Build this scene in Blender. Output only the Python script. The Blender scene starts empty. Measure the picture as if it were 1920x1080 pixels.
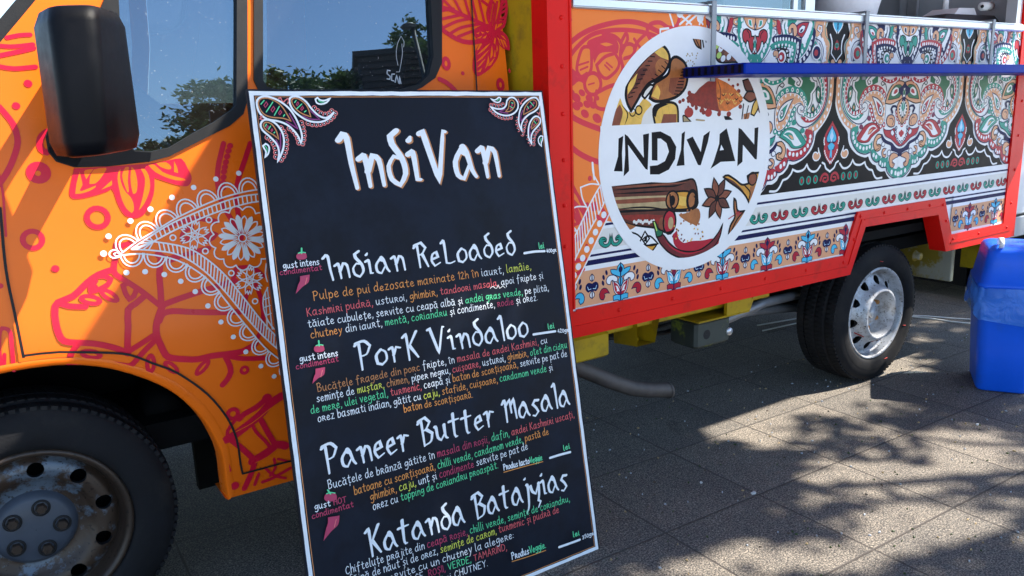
import bpy, math, random
from math import sin, cos, pi, radians as rad, sqrt, atan2, hypot
from mathutils import Vector, Matrix, geometry
V = Vector
random.seed(7)
SC = bpy.context.scene
COL = SC.collection

# ------------------------------------------------------------------ camera
YAW, PITCH, ROLL, FPX = .58402674, .22024581, .03166674, 1500.
CAM = V((0, -2.0, 1.33))
_f = V((sin(YAW)*cos(PITCH), cos(YAW)*cos(PITCH), -sin(PITCH)))
_r = V((cos(YAW), -sin(YAW), 0)); _d = _f.cross(_r)
RIGHT = cos(ROLL)*_r + sin(ROLL)*_d
DOWN = -sin(ROLL)*_r + cos(ROLL)*_d
FWD = _f
cd = bpy.data.cameras.new('camera'); cam = bpy.data.objects.new('camera', cd); COL.objects.link(cam)
cd.sensor_width = 36; cd.lens = 36*FPX/1920; cd.clip_start = .05; cd.clip_end = 2000
cam.matrix_world = Matrix(((RIGHT.x, -DOWN.x, -FWD.x, CAM.x), (RIGHT.y, -DOWN.y, -FWD.y, CAM.y), (RIGHT.z, -DOWN.z, -FWD.z, CAM.z), (0, 0, 0, 1)))
SC.camera = cam

# ------------------------------------------------------------------ light
SUN = V((.70, -.36, 1.0)).normalized()            # towards the sun
el = math.asin(SUN.z); az = atan2(SUN.x, SUN.y)    # azimuth from +Y, clockwise
w = bpy.data.worlds.new('World'); SC.world = w; w.use_nodes = True
nt = w.node_tree; bg = nt.nodes['Background']
sky = nt.nodes.new('ShaderNodeTexSky'); sky.sky_type = 'NISHITA'; sky.sun_disc = False
sky.sun_elevation = el; sky.sun_rotation = az; sky.air_density = 1.0; sky.dust_density = .25; sky.ozone_density = 3.5
nt.links.new(sky.outputs[0], bg.inputs[0]); bg.inputs[1].default_value = .125
sd = bpy.data.lights.new('sun', 'SUN'); so = bpy.data.objects.new('sun', sd); COL.objects.link(so)
sd.energy = 5.0; sd.angle = rad(.53); sd.color = (1, .93, .82)
so.rotation_euler = SUN.to_track_quat('Z', 'Y').to_euler()
SC.view_settings.view_transform = 'Standard'; SC.view_settings.look = 'None'
SC.view_settings.exposure = 1.55; SC.view_settings.gamma = 1
SC.render.engine = 'CYCLES'
SC.cycles.max_bounces = 8; SC.cycles.transparent_max_bounces = 12

# ------------------------------------------------------------------ pixel helpers
def ray(px, py):
    return RIGHT*((px-960)/FPX) + DOWN*((py-540)/FPX) + FWD
def at(px, py, y=None, x=None, z=None):
    d = ray(px, py)
    t = (y-CAM.y)/d.y if y is not None else ((x-CAM.x)/d.x if x is not None else (z-CAM.z)/d.z)
    return CAM + d*t

# ------------------------------------------------------------------ materials
MATS = {}
def newmat(name):
    m = bpy.data.materials.new(name); m.use_nodes = True
    MATS[name] = m
    return m, m.node_tree, m.node_tree.nodes['Principled BSDF']
def nd(nt, t, **k):
    n = nt.nodes.new(t)
    for a, b in k.items():
        if a.startswith('i_'):
            key = a[2:]; key = int(key) if key.isdigit() else key
            n.inputs[key].default_value = b
        else: setattr(n, a, b)
    return n
def ramp(nt, a, b, ca, cb):
    r = nd(nt, 'ShaderNodeValToRGB'); e = r.color_ramp.elements
    e[0].position = a; e[1].position = b
    e[0].color = ca if len(ca) == 4 else (*ca, 1); e[1].color = cb if len(cb) == 4 else (*cb, 1)
    return r
def mat(name, col, rough=.4, var=.08, scale=14., spec=.5, metal=0., bump=0., bscale=200., coat=0., dirt=None, dscale=6., damt=(.5, .75)):
    m, nt, b = newmat(name)
    tc = nd(nt, 'ShaderNodeTexCoord')
    n = nd(nt, 'ShaderNodeTexNoise', i_Scale=scale, i_Detail=5., i_Roughness=.6)
    nt.links.new(tc.outputs['Object'], n.inputs['Vector'])
    lo = tuple(c*(1-var) for c in col); hi = tuple(min(1, c*(1+var)) for c in col)
    r = ramp(nt, .3, .7, lo, hi); nt.links.new(n.outputs[0], r.inputs[0])
    out = r.outputs[0]
    if dirt:
        n2 = nd(nt, 'ShaderNodeTexNoise', i_Scale=dscale, i_Detail=8., i_Roughness=.7)
        nt.links.new(tc.outputs['Object'], n2.inputs['Vector'])
        r2 = ramp(nt, damt[0], damt[1], (0, 0, 0), (1, 1, 1)); nt.links.new(n2.outputs[0], r2.inputs[0])
        mx = nd(nt, 'ShaderNodeMix', data_type='RGBA'); nt.links.new(r2.outputs[0], mx.inputs[0])
        nt.links.new(out, mx.inputs[6]); mx.inputs[7].default_value = (*dirt, 1); out = mx.outputs[2]
    nt.links.new(out, b.inputs['Base Color'])
    rr = ramp(nt, .3, .7, (rough*.85,)*3, (min(1, rough*1.15),)*3); nt.links.new(n.outputs[0], rr.inputs[0])
    nt.links.new(rr.outputs[0], b.inputs['Roughness'])
    b.inputs['Specular IOR Level'].default_value = spec; b.inputs['Metallic'].default_value = metal
    b.inputs['Coat Weight'].default_value = coat; b.inputs['Coat Roughness'].default_value = .12
    if bump:
        n3 = nd(nt, 'ShaderNodeTexNoise', i_Scale=bscale, i_Detail=3.)
        nt.links.new(tc.outputs['Object'], n3.inputs['Vector'])
        bp = nd(nt, 'ShaderNodeBump', i_Strength=bump, i_Distance=.002); nt.links.new(n3.outputs[0], bp.inputs['Height'])
        nt.links.new(bp.outputs[0], b.inputs['Normal'])
    return m
VR = .36
# vinyl and paint
mat('wrap_orange', (.90, .158, .007), .30, .04, 5, spec=.24)
mat('panel_orange', (.86, .205, .035), VR, .03, 5, spec=.16)
mat('wrap_pink', (.64, .009, .036), .32, .05, spec=.28)
mat('wrap_white', (.80, .79, .79), VR, .03, spec=.16)
mat('peach', (.70, .345, .185), VR, .04, spec=.16)
mat('cream', (.70, .67, .62), VR, .03, spec=.16)
mat('navy', (.004, .007, .065), .4, .1, spec=.08)
mat('teal', (.007, .27, .20), VR, .06, spec=.16)
mat('deep_green', (.008, .14, .062), VR, .06, spec=.16)
mat('crimson', (.42, .006, .026), VR, .06, spec=.16)
mat('ink_black', (.005, .0045, .007), .42, .1, spec=.08)
mat('cyan', (.06, .45, .68), VR, .05, spec=.16)
mat('purple', (.16, .006, .06), VR, .05, spec=.16)
mat('paleblue', (.45, .66, .85), VR, .05, spec=.16)
mat('brown', (.22, .055, .025), VR, .25, 30, spec=.16)
mat('chestnut', (.36, .12, .035), VR, .25, 30, spec=.16)
mat('dark_brown', (.10, .02, .012), VR, .3, 30, spec=.16)
mat('mustard', (.74, .44, .08), VR, .15, 30, spec=.16)
mat('tan', (.42, .30, .15), VR, .2, 30, spec=.16)
mat('gold', (.62, .28, .03), VR, .2, 30, spec=.16)
mat('spice_red', (.24, .018, .012), VR, .3, 60, spec=.16)
mat('spice_orange', (.62, .15, .02), VR, .3, 60, spec=.16)
mat('lime', (.45, .62, .12), VR, .1, spec=.16)
mat('chilli', (.14, .01, .018), VR, .3, 20, spec=.16)
mat('red_paint', (.72, .008, .005), .36, .06, 6, spec=.16, dirt=(.42, .012, .008), dscale=7, damt=(.55, .75), bump=.06, bscale=60)
mat('yellow_paint', (.44, .29, .008), .45, .12, 5, spec=.25, dirt=(.16, .11, .02), dscale=11, damt=(.5, .75))
mat('black_plastic', (.0035, .0038, .0055), .42, .15, 30, spec=.11, bump=.25, bscale=900)
mat('rubber', (.011, .011, .012), .6, .2, 20, spec=.3, bump=.2, bscale=300)
mat('tyre', (.0095, .0095, .011), .75, .3, 12, spec=.2, dirt=(.028, .026, .024), dscale=7, damt=(.5, .8), bump=.3, bscale=160)
mat('aluminium', (.62, .64, .67), .38, .06, 20, metal=.75)
mat('steel_grey', (.22, .23, .25), .45, .15, 20, metal=.5)
mat('underbody', (.007, .007, .007), .9, .4, 9, spec=.1)
mat('greybox', (.032, .04, .033), .6, .25, 20, dirt=(.16, .20, .02), dscale=12, damt=(.6, .7))
mat('exhaust', (.105, .09, .082), .62, .3, 14, metal=.45, dirt=(.07, .06, .06), dscale=8, bump=.2)
mat('blue_paint', (.001, .026, .30), .35, .06, 6, spec=.04)
mat('bin_blue', (.006, .12, .80), .4, .06, 8, spec=.35, bump=.1, bscale=400, dirt=(.03, .12, .55), dscale=5, damt=(.55, .8))
mat('board_black', (.004, .0065, .0145), .55, .35, 7, spec=.18, dirt=(.010, .015, .028), dscale=3.5, damt=(.46, .72), bump=.1, bscale=40)
mat('board_edge', (.015, .014, .014), .6, .2)
mat('chalk_white', (.82, .84, .86), .55, .05, 60)
mat('chalk_orange', (.80, .30, .06), .55, .08, 60)
mat('chalk_copper', (.55, .22, .07), .55, .08, 60)
mat('chalk_yellow', (.68, .70, .08), .55, .08, 60)
mat('chalk_green', (.10, .66, .30), .55, .08, 60)
mat('chalk_red', (.74, .11, .12), .55, .08, 60)
mat('chalk_magenta', (.46, .035, .105), .55, .08, 60)
mat('chalk_purple', (.26, .03, .18), .55, .08, 60)
mat('chalk_salmon', (.74, .17, .16), .55, .08, 60)
mat('interior_dark', (.03, .032, .038), .7, .2)
mat('interior_grey', (.36, .38, .41), .6, .06)
mat('interior_blue', (.17, .23, .33), .6, .06)
mat('seat_cloth', (.02, .024, .035), .8, .2)
mat('bounce_pale', (.54, .57, .62), .9, .1, 1)
mat('plastic_white', (.72, .73, .74), .45, .05)
mat('plastic_dark', (.03, .03, .032), .45, .1)
mat('blue_bar', (.02, .04, .30), .4, .08)
mat('sack_white', (.76, .76, .77), .75, .05, 20, bump=.3, bscale=60)
mat('container_white', (.72, .74, .76), .5, .04, 3, dirt=(.5, .5, .48), dscale=3, damt=(.6, .85))
mat('container_grey', (.38, .41, .44), .55, .08, 4)
mat('dirty_panel', (.52, .48, .32), .7, .15, 6, dirt=(.42, .29, .02), dscale=5, damt=(.48, .56))
mat('cord', (.62, .62, .60), .5, .05)
mat('bark', (.10, .075, .055), .9, .35, 12, bump=.8, bscale=30)
mat('paper', (.8, .8, .78), .8, .03)
mat('bronze', (.55, .26, .09), .45, .25, 60, metal=.5)
mat('building_cladding', (.035, .026, .024), .6, .25, 4)
mat('building_dark', (.02, .02, .022), .6, .2, 4)
mat('lamp_grey', (.035, .04, .045), .6, .1)
mat('wear_red', (.36, .015, .008), .6, .1)
def rimmat(name, base, rust, lo, hi):
    m, nt, b = newmat(name)
    tc = nd(nt, 'ShaderNodeTexCoord')
    n = nd(nt, 'ShaderNodeTexNoise', i_Scale=11., i_Detail=10., i_Roughness=.72); nt.links.new(tc.outputs['Object'], n.inputs['Vector'])
    r = ramp(nt, lo, hi, base, rust); nt.links.new(n.outputs[0], r.inputs[0])
    n2 = nd(nt, 'ShaderNodeTexNoise', i_Scale=95., i_Detail=3.); nt.links.new(tc.outputs['Object'], n2.inputs['Vector'])
    r2 = ramp(nt, .62, .66, (1, 1, 1), (.12, .09, .07)); nt.links.new(n2.outputs[0], r2.inputs[0])
    mx = nd(nt, 'ShaderNodeMix', data_type='RGBA', blend_type='MULTIPLY'); mx.inputs[0].default_value = .8
    nt.links.new(r.outputs[0], mx.inputs[6]); nt.links.new(r2.outputs[0], mx.inputs[7]); nt.links.new(mx.outputs[2], b.inputs['Base Color'])
    b.inputs['Roughness'].default_value = .42; b.inputs['Metallic'].default_value = .25
    bp = nd(nt, 'ShaderNodeBump', i_Strength=.3, i_Distance=.001); nt.links.new(n2.outputs[0], bp.inputs['Height']); nt.links.new(bp.outputs[0], b.inputs['Normal'])
rimmat('rim_silver', (.50, .52, .55), (.17, .145, .12), .48, .68)
rimmat('rim_paint_worn', (.10, .13, .165), (.045, .028, .018), .43, .50)
rimmat('rim_rusty', (.046, .030, .020), (.03, .02, .015), .40, .62)
mat('hub_grey', (.045, .056, .076), .5, .15, 20)
def glassmat(name, tint, refl, rough=.0):
    m, nt, b = newmat(name)
    nt.nodes.remove(b); out = nt.nodes['Material Output']
    tr = nd(nt, 'ShaderNodeBsdfTransparent'); tr.inputs[0].default_value = (*tint, 1)
    gl = nd(nt, 'ShaderNodeBsdfGlossy'); gl.inputs['Color'].default_value = (.70, .88, 1, 1); gl.inputs['Roughness'].default_value = rough
    tc = nd(nt, 'ShaderNodeTexCoord'); n = nd(nt, 'ShaderNodeTexNoise', i_Scale=2.2, i_Detail=2.)
    nt.links.new(tc.outputs['Object'], n.inputs['Vector'])
    bp = nd(nt, 'ShaderNodeBump', i_Strength=.02, i_Distance=.02); nt.links.new(n.outputs[0], bp.inputs['Height']); nt.links.new(bp.outputs[0], gl.inputs['Normal'])
    df = nd(nt, 'ShaderNodeBsdfDiffuse'); df.inputs[0].default_value = (.5, .5, .5, 1)   # dust film
    n2 = nd(nt, 'ShaderNodeTexNoise', i_Scale=170., i_Detail=2.); nt.links.new(tc.outputs['Object'], n2.inputs['Vector'])
    r2 = ramp(nt, .68, .76, (.012,)*3, (.35,)*3); nt.links.new(n2.outputs[0], r2.inputs[0])
    m1 = nd(nt, 'ShaderNodeMixShader'); m2 = nd(nt, 'ShaderNodeMixShader')
    lw = nd(nt, 'ShaderNodeFresnel', i_IOR=1.5)
    mm = nd(nt, 'ShaderNodeMath', operation='ADD'); mm.inputs[1].default_value = refl; nt.links.new(lw.outputs[0], mm.inputs[0])
    nt.links.new(mm.outputs[0], m1.inputs[0]); nt.links.new(tr.outputs[0], m1.inputs[1]); nt.links.new(gl.outputs[0], m1.inputs[2])
    nt.links.new(r2.outputs[0], m2.inputs[0]); nt.links.new(m1.outputs[0], m2.inputs[1]); nt.links.new(df.outputs[0], m2.inputs[2])
    nt.links.new(m2.outputs[0], out.inputs[0])
glassmat('cab_glass', (.20, .235, .265), .17)
glassmat('clear_glass', (.75, .8, .78), .10)
def bagmat():
    m, nt, b = newmat('bag_film')
    b.inputs['Base Color'].default_value = (.06, .27, .85, 1); b.inputs['Roughness'].default_value = .22
    tr = nd(nt, 'ShaderNodeBsdfTransparent'); tr.inputs[0].default_value = (.55, .75, 1, 1)
    tc = nd(nt, 'ShaderNodeTexCoord'); n = nd(nt, 'ShaderNodeTexNoise', i_Scale=9., i_Detail=6., i_Distortion=1.2); nt.links.new(tc.outputs['Object'], n.inputs['Vector'])
    bp = nd(nt, 'ShaderNodeBump', i_Strength=.7, i_Distance=.03); nt.links.new(n.outputs[0], bp.inputs['Height']); nt.links.new(bp.outputs[0], b.inputs['Normal'])
    mx = nd(nt, 'ShaderNodeMixShader'); mx.inputs[0].default_value = .62
    nt.links.new(tr.outputs[0], mx.inputs[1]); nt.links.new(b.outputs[0], mx.inputs[2]); nt.links.new(mx.outputs[0], nt.nodes['Material Output'].inputs[0])
bagmat()
def leafmat(name, a, bcol):
    m, nt, b = newmat(name)
    tc = nd(nt, 'ShaderNodeTexCoord'); n = nd(nt, 'ShaderNodeTexNoise', i_Scale=1.4, i_Detail=4.); nt.links.new(tc.outputs['Object'], n.inputs['Vector'])
    r = ramp(nt, .35, .65, a, bcol); nt.links.new(n.outputs[0], r.inputs[0]); nt.links.new(r.outputs[0], b.inputs['Base Color'])
    b.inputs['Roughness'].default_value = .5
    tl = nd(nt, 'ShaderNodeBsdfTranslucent'); nt.links.new(r.outputs[0], tl.inputs[0])
    mx = nd(nt, 'ShaderNodeMixShader'); mx.inputs[0].default_value = .25
    nt.links.new(b.outputs[0], mx.inputs[1]); nt.links.new(tl.outputs[0], mx.inputs[2]); nt.links.new(mx.outputs[0], nt.nodes['Material Output'].inputs[0])
leafmat('leaves', (.035, .075, .014), (.10, .15, .03))
leafmat('leaves_dark', (.03, .06, .014), (.07, .11, .025))
def groundmat():
    m, nt, b = newmat('paving')
    tc = nd(nt, 'ShaderNodeTexCoord'); P = .436
    mp = nd(nt, 'ShaderNodeMapping'); mp.inputs['Location'].default_value = (-2.10+.0, .30, 0)
    mp.inputs['Rotation'].default_value = (0, 0, rad(1.0))
    nt.links.new(tc.outputs['Object'], mp.inputs[0])
    sx = nd(nt, 'ShaderNodeSeparateXYZ'); nt.links.new(mp.outputs[0], sx.inputs[0])
    def grid(o):
        d = nd(nt, 'ShaderNodeMath', operation='DIVIDE'); nt.links.new(o, d.inputs[0]); d.inputs[1].default_value = P
        fr = nd(nt, 'ShaderNodeMath', operation='FRACT'); nt.links.new(d.outputs[0], fr.inputs[0])
        s = nd(nt, 'ShaderNodeMath', operation='SUBTRACT'); nt.links.new(fr.outputs[0], s.inputs[0]); s.inputs[1].default_value = .5
        a = nd(nt, 'ShaderNodeMath', operation='ABSOLUTE'); nt.links.new(s.outputs[0], a.inputs[0])
        fl = nd(nt, 'ShaderNodeMath', operation='FLOOR'); nt.links.new(d.outputs[0], fl.inputs[0])
        return a, fl
    ax, fx = grid(sx.outputs[0]); ay, fy = grid(sx.outputs[1])
    mxx = nd(nt, 'ShaderNodeMath', operation='MAXIMUM'); nt.links.new(ax.outputs[0], mxx.inputs[0]); nt.links.new(ay.outputs[0], mxx.inputs[1])
    nj = nd(nt, 'ShaderNodeTexNoise', i_Scale=60., i_Detail=2.); nt.links.new(tc.outputs['Object'], nj.inputs['Vector'])
    jm = nd(nt, 'ShaderNodeMath', operation='MULTIPLY_ADD'); nt.links.new(nj.outputs[0], jm.inputs[0]); jm.inputs[1].default_value = .008; nt.links.new(mxx.outputs[0], jm.inputs[2])
    jr = ramp(nt, .4925, .499, (0, 0, 0), (1, 1, 1)); nt.links.new(jm.outputs[0], jr.inputs[0])
    # aggregate
    v = nd(nt, 'ShaderNodeTexVoronoi', i_Scale=290.); nt.links.new(tc.outputs['Object'], v.inputs['Vector'])
    n1 = nd(nt, 'ShaderNodeTexNoise', i_Scale=190., i_Detail=4., i_Roughness=.7); nt.links.new(tc.outputs['Object'], n1.inputs['Vector'])
    rv = ramp(nt, .39, .63, (.035, .034, .034), (.40, .362, .308)); nt.links.new(n1.outputs[0], rv.inputs[0])
    vs = nd(nt, 'ShaderNodeSeparateColor'); nt.links.new(v.outputs['Color'], vs.inputs[0])
    rs = ramp(nt, .15, .95, (.42, .42, .44), (1.22, 1.18, 1.13)); nt.links.new(vs.outputs[0], rs.inputs[0])
    m1 = nd(nt, 'ShaderNodeMix', data_type='RGBA', blend_type='MULTIPLY'); m1.inputs[0].default_value = 1
    nt.links.new(rv.outputs[0], m1.inputs[6]); nt.links.new(rs.outputs[0], m1.inputs[7])
    n3 = nd(nt, 'ShaderNodeTexNoise', i_Scale=2.3, i_Detail=6., i_Roughness=.65); nt.links.new(tc.outputs['Object'], n3.inputs['Vector'])
    r3 = ramp(nt, .3, .7, (.72, .72, .74), (1.08, 1.06, 1.02)); nt.links.new(n3.outputs[0], r3.inputs[0])
    m2 = nd(nt, 'ShaderNodeMix', data_type='RGBA', blend_type='MULTIPLY'); m2.inputs[0].default_value = 1
    nt.links.new(m1.outputs[2], m2.inputs[6]); nt.links.new(r3.outputs[0], m2.inputs[7])
    n5 = nd(nt, 'ShaderNodeTexNoise', i_Scale=5.5, i_Detail=7., i_Roughness=.7, i_Distortion=.6); nt.links.new(tc.outputs['Object'], n5.inputs['Vector'])
    r5 = ramp(nt, .60, .74, (1, 1, 1), (.62, .60, .58)); nt.links.new(n5.outputs[0], r5.inputs[0])
    m5 = nd(nt, 'ShaderNodeMix', data_type='RGBA', blend_type='MULTIPLY'); m5.inputs[0].default_value = 1
    nt.links.new(m2.outputs[2], m5.inputs[6]); nt.links.new(r5.outputs[0], m5.inputs[7]); m2 = m5
    # each slab a little different
    cx = nd(nt, 'ShaderNodeCombineXYZ'); nt.links.new(fx.outputs[0], cx.inputs[0]); nt.links.new(fy.outputs[0], cx.inputs[1])
    wn = nd(nt, 'ShaderNodeTexWhiteNoise', noise_dimensions='2D'); nt.links.new(cx.outputs[0], wn.inputs['Vector'])
    rw = ramp(nt, 0, 1, (.76, .77, .79), (1.08, 1.06, 1.03)); nt.links.new(wn.outputs['Value'], rw.inputs[0])
    m3 = nd(nt, 'ShaderNodeMix', data_type='RGBA', blend_type='MULTIPLY'); m3.inputs[0].default_value = 1
    nt.links.new(m2.outputs[2], m3.inputs[6]); nt.links.new(rw.outputs[0], m3.inputs[7])
    m4 = nd(nt, 'ShaderNodeMix', data_type='RGBA'); nt.links.new(jr.outputs[0], m4.inputs[0])
    nt.links.new(m3.outputs[2], m4.inputs[6]); m4.inputs[7].default_value = (.055, .046, .04, 1)
    nt.links.new(m4.outputs[2], b.inputs['Base Color']); b.inputs['Roughness'].default_value = .85
    hs = nd(nt, 'ShaderNodeMath', operation='MULTIPLY_ADD'); nt.links.new(jr.outputs[0], hs.inputs[0]); hs.inputs[1].default_value = -1.5; nt.links.new(n1.outputs[0], hs.inputs[2])
    bp = nd(nt, 'ShaderNodeBump', i_Strength=.7, i_Distance=.003); nt.links.new(hs.outputs[0], bp.inputs['Height']); nt.links.new(bp.outputs[0], b.inputs['Normal'])
groundmat()

# ------------------------------------------------------------------ mesh helpers
class MB:
    def __init__(s): s.v = []; s.f = []; s.m = []; s.names = []; s.sm = []
    def mi(s, name):
        if name not in s.names: s.names.append(name)
        return s.names.index(name)
    def add(s, verts, faces, m, smooth=False):
        o = len(s.v); s.v += [tuple(p) for p in verts]; k = s.mi(m)
        for f in faces: s.f.append([i+o for i in f]); s.m.append(k); s.sm.append(smooth)
    def build(s, name, parent=None, loc=None):
        me = bpy.data.meshes.new(name)
        vs = s.v if loc is None else [(a-loc[0], b-loc[1], c-loc[2]) for a, b, c in s.v]
        me.from_pydata(vs, [], s.f)
        for n in s.names: me.materials.append(MATS[n])
        me.polygons.foreach_set('material_index', s.m); me.polygons.foreach_set('use_smooth', s.sm)
        me.update(); o = bpy.data.objects.new(name, me); COL.objects.link(o)
        if parent is not None: o.parent = parent
        if loc is not None: o.location = loc
        return o
    # ---- solids
    def box(s, x0, x1, y0, y1, z0, z1, m, bev=0., M=None):
        if bev:
            b = bev; pr = []
            for (X0, X1, Y0, Y1, Z) in ((x0+b, x1-b, y0+b, y1-b, z0), (x0, x1, y0, y1, z0+b), (x0, x1, y0, y1, z1-b), (x0+b, x1-b, y0+b, y1-b, z1)):
                q = []
                for (cx, cy, sx, sy) in ((X0, Y0, 1, 1), (X1, Y0, -1, 1), (X1, Y1, -1, -1), (X0, Y1, 1, -1)):
                    if sx*sy > 0: q += [(cx, cy+sy*b, Z), (cx+sx*b, cy, Z)]
                    else: q += [(cx+sx*b, cy, Z), (cx, cy+sy*b, Z)]
                pr.append(q)
            s.loft(pr, m, cap=True, M=M); return
        vs = [(x, y, z) for z in (z0, z1) for x, y in ((x0, y0), (x1, y0), (x1, y1), (x0, y1))]
        if M: vs = [M @ V(p) for p in vs]
        s.add(vs, [(3, 2, 1, 0), (4, 5, 6, 7), (0, 1, 5, 4), (1, 2, 6, 5), (2, 3, 7, 6), (3, 0, 4, 7)], m)
    def loft(s, rings, m, cap=True, smooth=False, M=None, closed=True):
        n = len(rings[0]); vs = [p for r in rings for p in r]
        if M: vs = [M @ V(p) for p in vs]
        fs = []
        for i in range(len(rings)-1):
            for j in range(n if closed else n-1):
                k = (j+1) % n; fs.append((i*n+j, i*n+k, (i+1)*n+k, (i+1)*n+j))
        if cap: fs += [tuple(range(n-1, -1, -1)), tuple(range((len(rings)-1)*n, len(rings)*n))]
        s.add(vs, fs, m, smooth)
    def tube(s, path, r, m, seg=12, cap=True, smooth=True):
        path = [V(p) for p in path]; rings = []
        rr = r if isinstance(r, (list, tuple)) else [r]*len(path)
        up = None
        for i, p in enumerate(path):
            t = (path[min(i+1, len(path)-1)]-path[max(i-1, 0)]).normalized()
            if up is None: up = t.orthogonal().normalized()
            up = (up-t*up.dot(t)).normalized(); b = t.cross(up)
            rings.append([p+(up*cos(2*pi*k/seg)+b*sin(2*pi*k/seg))*rr[i] for k in range(seg)])
        s.loft(rings, m, cap, smooth)
    def lathe(s, prof, c, m, seg=48, a0=0, smooth=True, ax='y', closedprof=False):
        # prof: (r, y offset); axis along +y through c=(x,y,z)
        rings = []
        for k in range(seg):
            a = 2*pi*k/seg
            rings.append([(c[0]+r*cos(a), c[1]+h, c[2]+r*sin(a)) if ax == 'y' else (c[0]+r*cos(a), c[1]+r*sin(a), c[2]+h) for r, h in prof])
        n = len(prof); vs = [p for r in rings for p in r]; fs = []
        for k in range(seg):
            k2 = (k+1) % seg
            for j in range(n-1): fs.append((k*n+j, k2*n+j, k2*n+j+1, k*n+j+1))
        s.add(vs, fs, m, smooth)
    def prism(s, poly, y0, y1, m, msides=None):
        # poly in (x,z); faces at y0 (front) and y1
        n = len(poly); vs = [(x, y0, z) for x, z in poly]+[(x, y1, z) for x, z in poly]
        tri = geometry.tessellate_polygon([[V((x, z, 0)) for x, z in poly]])
        s.add(vs, [tuple(t) for t in tri]+[tuple(i+n for i in t) for t in tri], m)
        s.add(vs, [(i, (i+1) % n, (i+1) % n+n, i+n) for i in range(n)], msides or m)
    def cdt(s, outline, holes, step, lift, m, smooth=True):
        vs = []; ed = []
        def loop(pts):
            o = len(vs); n = len(pts)
            for p in pts: vs.append(V(p))
            for i in range(n): ed.append((o+i, o+(i+1) % n))
        loop(outline)
        for h in holes: loop(h)
        us = [p[0] for p in outline]; zs = [p[1] for p in outline]
        if step:
            sx, sz = step if isinstance(step, tuple) else (step, step)
            u = min(us)+sx*.5
            while u < max(us):
                z = min(zs)+sz*.5
                while z < max(zs):
                    if inpoly(u, z, outline) and not any(inpoly(u, z, h) for h in holes): vs.append(V((u, z)))
                    z += sz
                u += sx
        r = geometry.delaunay_2d_cdt(vs, ed, [], 0, 1e-6)
        fs = []
        for f in r[2]:
            A, B, D = (r[0][i] for i in f)
            ar = abs((B.x-A.x)*(D.y-A.y)-(B.y-A.y)*(D.x-A.x)); lg = max((A-B).length_squared, (B-D).length_squared, (A-D).length_squared)
            if ar < .006*lg: continue                   # sliver along a straight border
            cx = sum(r[0][i].x for i in f)/3; cz = sum(r[0][i].y for i in f)/3
            if inpoly(cx, cz, outline) and not any(inpoly(cx, cz, h) for h in holes): fs.append(tuple(f))
        s.add([lift(p.x, p.y) for p in r[0]], fs, m, smooth)
def inpoly(x, y, P):
    c = False; n = len(P); j = n-1
    for i in range(n):
        xi, yi = P[i][0], P[i][1]; xj, yj = P[j][0], P[j][1]
        if (yi > y) != (yj > y) and x < (xj-xi)*(y-yi)/(yj-yi)+xi: c = not c
        j = i
    return c
def tag(o, label=None, cat=None, group=None, kind=None):
    for k, v in (('label', label), ('category', cat), ('group', group), ('kind', kind)):
        if v: o[k] = v
    return o
def empty(name, loc=(0, 0, 0)):
    o = bpy.data.objects.new(name, None); COL.objects.link(o); o.location = loc; o.empty_display_size = .1
    return o
def child(mb, name, parent):
    o = mb.build(name); p = parent
    off = V((0, 0, 0))
    while p is not None: off += V(p.location); p = p.parent
    o.parent = parent; o.location = -off
    return o

# ------------------------------------------------------------------ drawing on surfaces
def parse(s): return [tuple(float(c) for c in p.split(',')) for p in s.split()]
def catmull(P, closed=False, seg=.01, corner=70., nmax=8):
    n = len(P)
    if n < 3: return list(P), closed
    def turn(i):
        a, b, c = P[(i-1) % n], P[i], P[(i+1) % n]
        d1 = atan2(b[1]-a[1], b[0]-a[0]); d2 = atan2(c[1]-b[1], c[0]-b[0])
        return abs((d2-d1+pi) % (2*pi)-pi) > rad(corner)
    cr = [turn(i) if (closed or 0 < i < n-1) else True for i in range(n)]
    out = []
    for i in range(n if closed else n-1):
        p1, p2 = P[i], P[(i+1) % n]
        p0 = P[(i-1) % n] if not cr[i] else (2*p1[0]-p2[0], 2*p1[1]-p2[1])
        p3 = P[(i+2) % n] if not cr[(i+1) % n] else (2*p2[0]-p1[0], 2*p2[1]-p1[1])
        L = hypot(p2[0]-p1[0], p2[1]-p1[1]); k = max(2, min(nmax, int(L/seg)+1))
        for j in range(k):
            t = j/k; t2 = t*t; t3 = t2*t
            out.append(tuple(.5*(2*p1[a]+(p2[a]-p0[a])*t+(2*p0[a]-5*p1[a]+4*p2[a]-p3[a])*t2+(3*p1[a]-p0[a]-3*p2[a]+p3[a])*t3) for a in (0, 1)))
    if not closed: out.append(P[-1])
    return out, closed
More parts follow.
